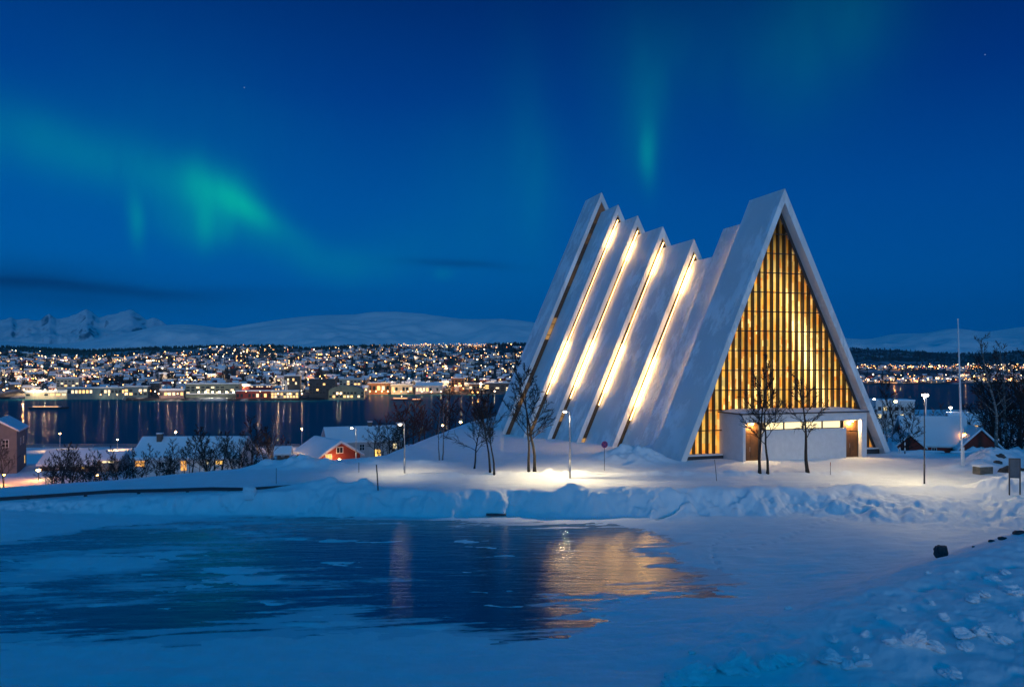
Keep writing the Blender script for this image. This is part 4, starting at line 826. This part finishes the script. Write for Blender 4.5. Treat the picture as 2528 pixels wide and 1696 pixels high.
house('white_house', 'long white house with a thick snow roof and amber lit windows behind the bare trees', 458, 1190, 126, 17.0, 9, 4.0, 2.7, 'x', R(2), 'white_boards', [('front', -7.4, 3.1, 1.5, 1.0, 'pane_amber'), ('front', -.3, 2.9, .95, 2.0, 'pane_amber'), ('front', 3.6, 3.5, .45, 1.0, 'pane_cream'), ('front', 5.5, 3.5, 1.1, 1.05, 'pane_yellow'), ('front', 3.4, 1.2, .35, 1.9, 'pane_cream'), ('front', -3.9, 2.9, .8, .9, 'window_dark')], (-5.6, 3.4), roof_t=.5)
house('low_building', 'low dark building with a long snow roof below the shore road on the left', 166, 1160, 152, 11.2, 7, 1.1, 2.1, 'x', R(0), 'dark_boards', [('front', -2.2, .55, .8, .5, 'window_dark'), ('front', .1, .55, .8, .5, 'window_dark'), ('front', 3.2, .45, .5, .5, 'pane_yellow')], roof_t=.45)
house('pink_house', 'pinkish grey rendered house with a snow roof at the left edge of the picture', -8, 1172, 148, 6.6, 12, 8.6, 1.9, 'y', R(25), 'grey_render', [('right', 9.5, 1.8, .8, 1.6, 'pane_yellow'), ('right', 4.5, 6.0, 1.0, 1.3, 'window_dark'), ('right', 8.0, 6.0, 1.0, 1.3, 'window_dark'), ('front', -1.2, 6.0, 1.0, 1.4, 'window_dark'), ('front', 1.4, 6.0, 1.0, 1.4, 'window_dark')])
house('small_house', 'small house with a teal-lit front between the low building and the white house', 266, 1150, 150, 4.2, 5, 1.3, 1.0, 'x', R(6), 'teal_panel', [('front', 0, .8, 2.2, .3, 'pane_cream')])
house('garden_hut', 'tiny snow-capped hut left of the red house', 698, 1131, 112, 1.6, 1.6, .9, .55, 'x', R(10), 'dark_boards', [('front', 0, .5, .3, .4, 'window_dark')])
x, y = P(742, 1134, 110)[:2]; o = boulder('tarpaulin', 'yellow-green tarpaulin bundle in front of the red house', 'tarpaulin', x, y, P(0, 1131, 110)[2], .85, .5, .35, 71, 'yellow_tarp', .5)
rt = house('red_house', 'dark red house with snow roof and twin gables right of the church', 2318, 1124, 104, 7.6, 8, 1.6, 3.2, 'x', R(-14), 'red_boards', [('front', -.6, .6, .5, .8, 'window_dark')], roof_t=.35)
for (cx, ww, hh, hp) in ((-4.0, 3.4, 1.25, 1.5), (4.6, 5.0, 1.2, 2.5)):
    b = MB(); b.prism([(cx - ww / 2, -4), (cx + ww / 2, -4), (cx + ww / 2, hh), (cx, hh + hp), (cx - ww / 2, hh)], -1.6, 4, 'red_boards', 'y'); b.build('gable_wing', rt)
    b = MB(); k = hp / (ww / 2); o_ = .4; b.prism([(cx - ww / 2 - o_, hh - o_ * k + .04), (cx, hh + hp + .04), (cx + ww / 2 + o_, hh - o_ * k + .04), (cx + ww / 2 + o_, hh - o_ * k + .3), (cx, hh + hp + .34), (cx - ww / 2 - o_, hh - o_ * k + .3)], -2.0, 4.1, 'roof_snow', 'y'); b.build('roof', rt)
house('dark_house', 'dark house with a snow roof right behind the flagpole', 2388, 1062, 205, 7, 7, 1.8, 2.6, 'x', R(-10), 'dark_boards', [('front', 2.2, .9, .8, .8, 'pane_yellow')])
t = thing('apartment_block', 'white flat-roofed apartment block by the water right of the church', 'building', tuple(P(2222, 1040, 300)), R(-8)); b = MB(); b.box(-9, 5.4, 0, 10, -8, 8.0, 'white_boards'); b.build('wall', t); b = MB(); b.box(-9.2, 5.6, -.2, 10.2, 8.003, 8.5, 'roof_snow'); b.build('roof', t)
for i in range(5):
    for k in range(2):
        b = MB(); b.box(-8.2 + i * 2.1, -7.0 + i * 2.1, -.06, -.01, 1.2 + k * 3, 2.7 + k * 3, 'pane_cream' if (i * 3 + k) % 4 == 0 else 'window_dark'); b.build('window', t)

# ------------------------------------------------------------------ the town across the water
rnd = random.Random(21)
WALLS = [('white', 'white_boards'), ('red', 'red_boards'), ('grey', 'grey_boards'), ('ochre', 'cream_render'), ('dark', 'dark_boards'), ('pink', 'pink_render')]
glow('far_yellow', (1, .54, .18), 2.3, False); glow('far_white', (1, .72, .42), 1.8, False); glow('spark_warm', (1, .50, .16), 13, False); glow('spark_white', (1, .78, .48), 12, False); glow('spark_orange', (1, .34, .07), 11, False); glow('spark_red', (1, .10, .05), 9, False)
def far_house_mesh(wall, lit, seed):
    r = random.Random(seed); b = MB(); w = r.uniform(8, 13); d = r.uniform(7, 9); h = r.uniform(3.2, 6.2); hr = r.uniform(1.8, 2.8)
    far_house_geo(b, 0, 0, 0, 0, w, d, h, hr, wall, lit, r); return b.mesh('house')
def far_house_geo(b, x, y, z, rz, w, d, h, hr, wall, lit, r):
    c, s = math.cos(rz), math.sin(rz); tr = lambda p: (x + p[0] * c - p[1] * s, y + p[0] * s + p[1] * c, z + p[2])
    gable = r.random() < .35
    if gable: vs = [(-w / 2, 0, -4), (w / 2, 0, -4), (w / 2, 0, h), (0, 0, h + hr), (-w / 2, 0, h), (-w / 2, d, -4), (w / 2, d, -4), (w / 2, d, h), (0, d, h + hr), (-w / 2, d, h)]
    else: vs = [(-w / 2, d, -4), (-w / 2, 0, -4), (-w / 2, 0, h), (-w / 2, d / 2, h + hr), (-w / 2, d, h), (w / 2, d, -4), (w / 2, 0, -4), (w / 2, 0, h), (w / 2, d / 2, h + hr), (w / 2, d, h)]
    b.poly([tr(p) for p in vs], [(0, 1, 2, 3, 4), (9, 8, 7, 6, 5), (0, 5, 6, 1), (1, 6, 7, 2), (4, 9, 5, 0)], wall)
    up = lambda p: tr((p[0], p[1], p[2] + .05)); ov = lambda p: tr((p[0] * 1.06, (p[1] - d / 2) * 1.08 + d / 2, p[2] + .10))
    b.poly([ov(p) for p in vs], [(2, 7, 8, 3), (3, 8, 9, 4)], 'roof_snow')
    n = max(2, int(w / 2.6)); rowsn = 2 if h > 4.6 else 1
    for k in range(rowsn):
        for i in range(n):
            if r.random() < .25: continue
            u = -w / 2 + (i + .5) * w / n; q = h - 1.6 - k * 2.4; m_ = ('far_yellow' if r.random() < .6 else 'far_white') if r.random() < lit else 'window_dark'
            b.poly([tr((u - .55, -.06, q - .6)), tr((u + .55, -.06, q - .6)), tr((u + .55, -.06, q + .6)), tr((u - .55, -.06, q + .6))], [(0, 1, 2, 3)], m_)
FH = []
for ci, (cn, wm) in enumerate(WALLS):
    for lit, ln in ((.42, 'lit'), (.08, 'mostly dark')): FH.append((far_house_mesh(wm, lit, 300 + ci * 7 + int(lit * 50)), cn, ln))
def where(px, t):
    if px > 2000: return 'the far shore right of the church'
    area = 'above the long quay shed' if px < 300 else 'above the pale sheds' if px < 450 else 'above the glass-fronted hall' if px < 600 else 'above the red wharf' if px < 740 else 'above the black waterside block' if px < 905 else 'above the orange-lit quay' if px < 1080 else 'left of the church roof'
    band = 'low in the town' if t < .25 else 'halfway up the town' if t < .55 else 'high in the town'
    return band + ' ' + area
def hill_at(px, t):
    sh = float(np.interp(px, *SH)); right = float(sstep(1500, 2000, np.array(px))); cd = 2300 + 700 * right; D = sh + 14 + t * (cd - sh); x = (px - CXP) / F_PX * D; return x, D, float(hill(np.array([x]), np.array([D]))[0])
cand = []
for i in range(2600):
    if rnd.random() < .80: px = rnd.uniform(-20, 1330); t = rnd.random() ** 1.25 * .90
    else: px = rnd.uniform(2085, 2560); t = rnd.random() ** 1.6 * .55
    if px < 1330 and t > .55 and fbm(np.array([px / 130.0]), np.array([t * 6]), 140, 2)[0] > .12: continue
    if px < 480 and t > .72: continue
    if px < 910 and t < .035: continue
    if px > 2000 and .16 < t < .30 and px < 2380: continue
    x, y, z = hill_at(px, t)
    if any((x - a) ** 2 + ((y - b_) * .6) ** 2 < 190 for a, b_, *_ in cand[-0:] if abs(x - a) < 16): continue
    cand.append((x, y, z, px, t))
cand.sort(key=lambda c: c[1]); HOUSES = cand[:1050]
rest = MB(); keep = 0
# the nearest ones in the town are things, the remainder one mass
for i, (x, y, z, px, t) in enumerate(HOUSES):
    me, cn, ln = FH[rnd.randrange(len(FH))]; rz = rnd.uniform(-.6, .6) - math.atan2(x, y)
    if i < 296:
        o = link('far_house', me); o.location = (x, y, z - .3); o.rotation_euler = (0, 0, rz); s = rnd.uniform(.95, 1.3); o.scale = (s, s, s)
        wd = where(px, t); wx_ = 'with lit windows' if ln == 'lit' else 'with dark windows'
        tag(o, f'{cn} house {wx_} {"on " if px > 2000 else ""}{wd}', 'house', f'{cn} {ln} houses {wd}')
    else:
        r = random.Random(i); far_house_geo(rest, x, y, z - .3, rz, r.uniform(8, 14), r.uniform(7, 9), r.uniform(3, 6.5), r.uniform(1.8, 2.8), rnd.choice(WALLS)[1], .5 if rnd.random() < .5 else .1, r)
tag(rest.build('far_houses'), 'the more distant snow-roofed houses massed higher on the town hillside', 'houses', None, 'stuff')
# lights of the town
SP = {}
for c in ('warm', 'white', 'orange', 'red'):
    b = MB(); b.tube([(0, 0, -3), (0, 0, 5.6)], [.12, .10], 4, 'post_dark'); b.ball((0, 0, 6), .62, 'spark_' + c, 6, 4); SP[c] = b.mesh('far_lamp')
lights = []
for i in range(1250):
    if rnd.random() < .74:
        px = rnd.uniform(-10, 1330); t = rnd.random() ** 1.15 * .97
        if px < 480 and t > .76: continue
    else:
        px = rnd.uniform(2085, 2545); t = rnd.choice([rnd.uniform(.0, .035), rnd.uniform(.0, .16), rnd.uniform(.30, .45), rnd.uniform(.34, .42)])
    t = round(t * 34 + .9 * math.sin(px / 70.0)) / 34 + rnd.uniform(-.006, .006) if rnd.random() < .55 else t
    if t < 0: t = .004
    x, y, z = hill_at(px, t); lights.append((x, y, z, px, t))
for px in np.arange(985, 1200, 5.5): x, y, z = hill_at(px, .93 + .03 * rnd.random()); lights.append((x, y, z, px, .93))
lights.sort(key=lambda c: c[1]); rest = MB()
for i, (x, y, z, px, t) in enumerate(lights):
    c = rnd.choices(('warm', 'white', 'orange', 'red'), (6, 3, 3, .15))[0]; s = rnd.choice([.5, .6, .7, .8, .9, 1.1, 1.2, 1.6, 2.1])
    if i < 296:
        o = link('far_lamp', SP[c]); o.location = (x, y, z); o.scale = (s, s, rnd.uniform(.8, 1.3)); wd = where(px, t)
        tag(o, f'{c} town lamp glowing {"on " if px > 2000 else ""}{wd}', 'lamp', f'{c} lamps {wd}')
    else: rest.ball((x, y, z + rnd.uniform(3, 8)), .60 * s * rnd.uniform(.9, 1.4), 'spark_' + c, 5, 4)
far_lights = rest.build('far_lights'); tag(far_lights, 'the countless small lights spread over the upper town hillside', 'lights', None, 'stuff')
# pools of lamplight in the streets
pool = [lights[rnd.randrange(len(lights))] for _ in range(70)] + [(*hill_at(px, t), px, t) for px, t in [(110, .28), (125, .30), (170, .25), (30, .20), (75, .16), (355, .62), (370, .60), (365, .45), (535, .17), (545, .20), (550, .14), (690, .40), (700, .32), (715, .28), (745, .22), (640, .3), (950, .03), (985, .03), (1010, .04), (1060, .03), (1120, .05), (1140, .03), (1180, .04), (980, .3), (1140, .40), (1010, .34), (60, .02), (110, .02), (150, .02)]]
pl0 = far_lights
for (x, y, z, px, t) in pool:
    d = bpy.data.lights.new('lamp_light', 'POINT'); d.energy = rnd.choice([5000, 8000, 14000, 24000, 50000]) * (1.6 if y > 1600 else 1); d.color = rnd.choice([(1, .62, .28), (1, .72, .42), (1, .48, .16)]); d.shadow_soft_size = .4
    o = bpy.data.objects.new('lamp_light', d); COL.objects.link(o); o.parent = pl0; o.location = (x, y - 3, z + 8.5)
# conifers and bare groves between the houses
def conifer(b, x, y, z, h, r, rr):
    k = 7; lay = 4; i = b.m('twig_dark')
    for l in range(lay):
        z0 = z + h * (.05 + .23 * l); z1 = z0 + h * .36 if l < lay - 1 else z + h; rad = r * (1 - .22 * l) ; base = len(b.v)
        for q in range(k): a = 6.283 * q / k + l; f = rr.uniform(.65, 1.2); b.v.append((x + rad * f * math.cos(a), y + rad * f * math.sin(a), z0 + rr.uniform(-.06, .06) * h))
        b.v.append((x, y, z1))
        for q in range(k): b.f.append((base + q, base + (q + 1) % k, base + k)); b.mi.append(i)
TM = []
for k in range(6):
    rr = random.Random(500 + k); b = MB()
    if k < 3: conifer(b, 0, 0, -.5, rr.uniform(9, 13), rr.uniform(2.2, 3.2), rr)
    else:
        for q in range(26): a = rr.uniform(0, 6.28); ra = rr.uniform(0, 3.2); zz = rr.uniform(2.5, 9); b.ball((ra * math.cos(a), ra * math.sin(a), zz), rr.uniform(.5, 1.3), 'twig_dark', 5, 3)
        b.tube([(0, 0, -1), (0, 0, 6)], [.3, .2], 5, 'twig_dark')
    TM.append((b.mesh('far_tree'), 'pointed dark conifer' if k < 3 else 'round bare tree'))
tc = []
for i in range(3600):
    if rnd.random() < .8: px = rnd.uniform(-20, 1330); t = rnd.random() ** .9 * .98
    else: px = rnd.uniform(2085, 2560); t = rnd.random() * .98
    if t < .04: continue
    if rnd.random() < .4 and fbm(np.array([px / 60.0]), np.array([t * 14]), 150, 2)[0] < .05: continue
    x, y, z = hill_at(px, t); tc.append((x, y, z, px, t))
tc.sort(key=lambda c: c[1]); rest = MB()
for i, (x, y, z, px, t) in enumerate(tc):
    if i < 296:
        me, nm = TM[rnd.randrange(6)]; o = link('far_tree', me); o.location = (x, y, z); s = rnd.uniform(.7, 1.2); o.scale = (s, s, s); o.rotation_euler = (0, 0, rnd.uniform(0, 6)); wd = where(px, t); tag(o, f'{nm} {"on " if px > 2000 else ""}{wd}', 'tree', f'{nm}s {wd}')
    else: conifer(rest, x, y, z - .5, rnd.uniform(6, 12), rnd.uniform(2.0, 3.6), rnd)
for i in range(2600):    # the dark wooded crest
    px = rnd.uniform(-60, 1340) if rnd.random() < .75 else rnd.uniform(2080, 2600); t = rnd.uniform(.93, 1.04)
    if 985 < px < 1200 and t > .92: continue
    if px > 2000: t = rnd.uniform(.62, 1.03)
    x, y, z = hill_at(px, t); conifer(rest, x, y, z - .5, rnd.uniform(5, 11), rnd.uniform(2.5, 5.5), rnd)
tag(rest.build('far_woods'), 'the dark woods along the ridge behind the town', 'woods', None, 'stuff')

# ------------------------------------------------------------------ buildings along the far quays
def quay_building(name, label, px0, px1, pyt, pyb, D, depth, wall, roof='roof_snow', rows=1, cols=8, lit=.6, pane=('far_yellow', 'far_white'), seed=0, roof_h=1.2, shape='flat', wz=(.25, .85)):
    r = random.Random(seed); a = P(px0, pyb, D); c = P(px1, pyt, D); w = c[0] - a[0]; h = c[2] - a[2]
    t = thing(name, label, 'building', ((a[0] + c[0]) / 2, D, a[2]), -math.atan2((a[0] + c[0]) / 2, D) * .5)
    b = MB()
    if shape == 'vault':
        prof = [(-w / 2, -6)] + [(-w / 2 + w * i / 14, h * (.62 + .38 * math.sin(math.pi * i / 14) ** .6)) for i in range(15)] + [(w / 2, -6)]; b.prism(prof, 0, depth, wall, 'y'); b.build('wall', t)
        b = MB(); b.prism([(p, q + .05) for p, q in prof[1:-1]] + [(p, q + .6) for p, q in prof[1:-1]][::-1], -.4, depth + .3, roof, 'y'); b.build('roof', t)
    else:
        b.box(-w / 2, w / 2, 0, depth, -6, h, wall); b.build('wall', t); b = MB()
        if shape == 'gable': b.prism([(-.5, h + .01), (depth + .5, h + .01), (depth / 2, h + roof_h * 2.2)], -w / 2 - .5, w / 2 + .5, roof, 'x')
        else: b.box(-w / 2 - .4, w / 2 + .4, -.4, depth + .4, h + .004, h + roof_h, roof)
        b.build('roof', t)
    for k in range(rows):
        for i in range(cols):
            u0 = -w / 2 + w * (i + .18) / cols; u1 = -w / 2 + w * (i + .82) / cols; z0 = h * (wz[0] + (wz[1] - wz[0]) * (k + .15) / rows); z1 = h * (wz[0] + (wz[1] - wz[0]) * (k + .8) / rows)
            if r.random() < .1: continue
            b = MB(); b.box(u0, u1, -.18, -.02, z0, z1, r.choice(pane) if r.random() < lit else 'window_dark'); b.build('window', t)
    return t
def quay_lamps(t, n, px0, px1, py, D, power, col, rr=.7, spark='spark_white'):
    o = Vector(t.location); ca = -t.rotation_euler.z
    for i in range(n):
        p = Vector(P(px0 + (px1 - px0) * (i + .5) / n, py, D)) - o; p = Matrix.Rotation(ca, 3, 'Z') @ p
        b = MB(); b.ball(tuple(p), rr, spark, 8, 5); b.tube([(p.x, p.y, p.z - rr * .5), (p.x, p.y, p.z - 5)], [.12, .12], 4, 'post_dark'); b.build('quay_lamp', t); lamp_light(t, (p.x, p.y - .9, p.z - .2), power * 1.1, col, .4)
t = quay_building('quay_shed', 'long dark blue shed with a snow roof and lit upper windows on the quay', 173, 303, 958, 984, 950, 22, 'teal_panel', rows=1, cols=16, lit=.55, seed=1, wz=(.45, .9)); quay_lamps(t, 3, 238, 300, 974, 947, 1500, (1, .8, .5), .6, 'spark_warm')
t = quay_building('ferry_terminal', 'snowy low terminal roof brightly lit at the left end of the far quay', 68, 160, 969, 981, 952, 16, 'cream_render', rows=1, cols=7, lit=.7, seed=2, roof_h=3.0); quay_lamps(t, 4, 46, 150, 962, 946, 12000, (1, .76, .42), .8, 'spark_warm')
t = quay_building('hotel_block', 'cream block rising behind the left quay sheds', 142, 192, 934, 962, 985, 14, 'cream_render', rows=3, cols=6, lit=.35, seed=3)
t = quay_building('warehouse', 'blue-grey warehouse with pale lit strips right of the long shed', 308, 362, 955, 984, 925, 16, 'teal_panel', rows=2, cols=5, lit=.45, seed=4); quay_lamps(t, 1, 340, 350, 965, 918, 2000, (1, .85, .55), .6)
t = quay_building('office_block', 'narrow dark office block with pale columns behind the quay', 372, 392, 946, 975, 945, 12, 'dark_panel', rows=3, cols=2, lit=.3, seed=5)
t = quay_building('fish_hall', 'snow-covered pale hall with pinkish light on its roof', 396, 452, 964, 982, 918, 20, 'pink_render', rows=1, cols=6, lit=.6, seed=6, roof_h=2.2); quay_lamps(t, 3, 380, 450, 972, 908, 6000, (1, .66, .44), .7, 'spark_warm')
t = quay_building('glass_hall', 'large greenish glass-fronted hall with glaring white lights at its foot', 462, 588, 948, 981, 930, 20, 'green_panel', rows=3, cols=11, lit=.22, pane=('far_white',), seed=7); quay_lamps(t, 6, 482, 585, 968, 920, 5200, (1, .92, .66), 1.1)
b = MB(); b.box(-30, 30, -1.5, 6, 4, 5.2, 'roof_snow'); cn_ = b.build('canopy', t)
t = quay_building('red_wharf', 'red waterside wharf building with a row of white lights under its roof', 584, 668, 966, 988, 918, 16, 'red_boards', rows=1, cols=9, lit=.5, seed=8); quay_lamps(t, 2, 590, 660, 966, 908, 2600, (1, .7, .5), .5, 'spark_warm')
t = quay_building('red_shed', 'dark red upper shed with a string of white lights behind the red wharf', 620, 668, 952, 965, 945, 10, 'red_boards', rows=1, cols=8, lit=.9, pane=('far_white',), seed=18, wz=(.7, .95))
t = quay_building('wharf_row', 'long pale wharf with amber lit bays right of the red wharf', 670, 736, 966, 988, 920, 14, 'cream_render', rows=2, cols=9, lit=.7, seed=9); quay_lamps(t, 3, 672, 760, 972, 908, 4200, (1, .75, .40), .8, 'spark_warm')
t = quay_building('tower_hall', 'dark hall with pale lit columns on its left side above the wharf', 702, 740, 928, 958, 960, 14, 'dark_panel', rows=2, cols=6, lit=.3, seed=10)
for k in range(4): b = MB(); b.box(-12.5 + k * 2.0, -11.6 + k * 2.0, -2, 2, -14, 12 - k, 'frame_white'); b.build('column', t)
quay_lamps(t, 1, 698, 704, 950, 950, 3000, (1, .80, .6), .4)
t = quay_building('black_hall', 'black angular waterside block strung with small lights', 764, 828, 938, 984, 940, 18, 'dark_panel', 'dark_panel', rows=4, cols=8, lit=.16, seed=11)
t = quay_building('vaulted_hall', 'round-roofed glass hall standing at the end of the quay', 812, 898, 952, 987, 935, 20, 'green_panel', 'teal_panel', rows=2, cols=10, lit=.35, seed=12, shape='vault', wz=(.12, .6)); quay_lamps(t, 2, 828, 845, 972, 925, 3000, (1, .85, .5), .8, 'spark_warm')
t = quay_building('cream_block', 'cream flat-roofed block behind the round-roofed hall', 838, 890, 936, 956, 985, 14, 'cream_render', rows=2, cols=6, lit=.3, seed=13)
t = quay_building('orange_quay', 'orange-lit quay building with wide bright bays', 908, 962, 946, 972, 1105, 15, 'ochre_brick', rows=1, cols=5, lit=.7, seed=14); quay_lamps(t, 4, 906, 965, 966, 1098, 11000, (1, .55, .18), .9, 'spark_warm')
t = quay_building('brick_quay', 'pale quay building with two amber bays next to the orange-lit quay', 966, 1018, 950, 972, 1105, 15, 'cream_render', rows=1, cols=6, lit=.4, seed=15); quay_lamps(t, 3, 965, 1016, 966, 1098, 8000, (1, .62, .26), .8, 'spark_warm')
t = quay_building('snowy_quay', 'blue snow-roofed quay houses with a lit ground floor', 1026, 1092, 952, 973, 1100, 15, 'grey_boards', rows=1, cols=8, lit=.6, seed=16, shape='gable', roof_h=2.2); quay_lamps(t, 3, 1030, 1100, 967, 1092, 6000, (1, .66, .36), .8, 'spark_warm')
t = quay_building('brick_block', 'orange brick block glowing under lamps left of the church', 1114, 1146, 934, 962, 1115, 12, 'ochre_brick', rows=3, cols=4, lit=.3, seed=17); quay_lamps(t, 2, 1116, 1146, 952, 1104, 9000, (1, .46, .12), .8, 'spark_orange')
t = quay_building('brick_block', 'lower orange brick house between the brick block and the church roof', 1158, 1184, 948, 976, 1100, 12, 'ochre_brick', rows=2, cols=3, lit=.4, seed=19); quay_lamps(t, 2, 1160, 1186, 968, 1090, 7000, (1, .50, .14), .8, 'spark_orange')
t = quay_building('dark_shed', 'dark striped shed with a single white lamp close to the church roof', 1196, 1260, 946, 972, 1105, 14, 'dark_boards', rows=3, cols=5, lit=.25, seed=20); quay_lamps(t, 1, 1218, 1224, 966, 1095, 2500, (1, .95, .8), 1.0)
# masts and small craft
for (px, y0, y1, D, lab) in [(892, 870, 958, 1000, 'tall thin dark mast above the round-roofed hall'), (412, 925, 965, 930, 'pale thin mast above the pale hall')]:
    a = P(px, y1, D); c = P(px, y0, D); o = MB(); o.tube([(0, 0, 0), (0, 0, c[2] - a[2])], [.5, .3], 6, 'post_dark'); m_ = o.build('mast'); m_.location = tuple(a); tag(m_, lab, 'mast')
def boat(label, px, py, length, deck, lamps, seed):
    p = on_level(px, py, ZSEA); t = thing('boat', label, 'boat', (p[0], p[1], ZSEA)); L = length / 2; b = MB()
    ring = lambda z, w, k: [(-L * k, -w, z), (L * .7 * k, -w, z), (L * k, 0, z + .3), (L * .7 * k, w, z), (-L * k, w, z)]
    b.poly(ring(-.6, 2.2, .92) + ring(1.6, 3.0, 1.0), [(0, 4, 3, 2, 1), (5, 6, 7, 8, 9)] + [(i, (i + 1) % 5, (i + 1) % 5 + 5, i + 5) for i in range(5)], 'dark_panel'); b.build('hull', t)
    b = MB(); b.box(-L * .8, L * .55, -2.0, 2.0, 1.62, 1.62 + deck, 'white_boards'); b.build('cabin', t); b = MB(); b.box(-L * .75, L * .5, -2.08, -2.01, 1.62 + deck * .35, 1.62 + deck * .75, 'far_yellow'); b.build('window_band', t)
    if lamps: b = MB(); b.ball((0, -2.4, 3.4 + deck), .5, 'spark_white', 6, 4); b.build('lamp', t)
boat('long low boat with a lit deck off the left quay', 122, 1009, 40, 1.0, False, 1); boat('moored boat with a white lamp below the orange-lit quay', 992, 988, 26, 1.6, True, 2); boat('small moored boat right of the lamp-lit boat', 1030, 990, 14, 1.2, False, 3)

# ------------------------------------------------------------------ the air: thin blue dusk haze over the whole valley
hz = MB(); hz.box(-14500, 14500, -150, 15500, -900, 1120, 'sea'); n = bpy.data.materials.new('haze_air'); n.use_nodes = True; N = n.node_tree.nodes; N.clear()
ho = N.new('ShaderNodeOutputMaterial'); hv = N.new('ShaderNodeVolumePrincipled'); hv.inputs['Color'].default_value = (.01, .62, 1, 1); hv.inputs['Density'].default_value = 4.5e-5; hv.inputs['Anisotropy'].default_value = 0.0
n.node_tree.links.new(hv.outputs[0], ho.inputs['Volume']); M['haze_air'] = n; hz.mats = ['haze_air']; tag(hz.build('haze'), kind='stuff')
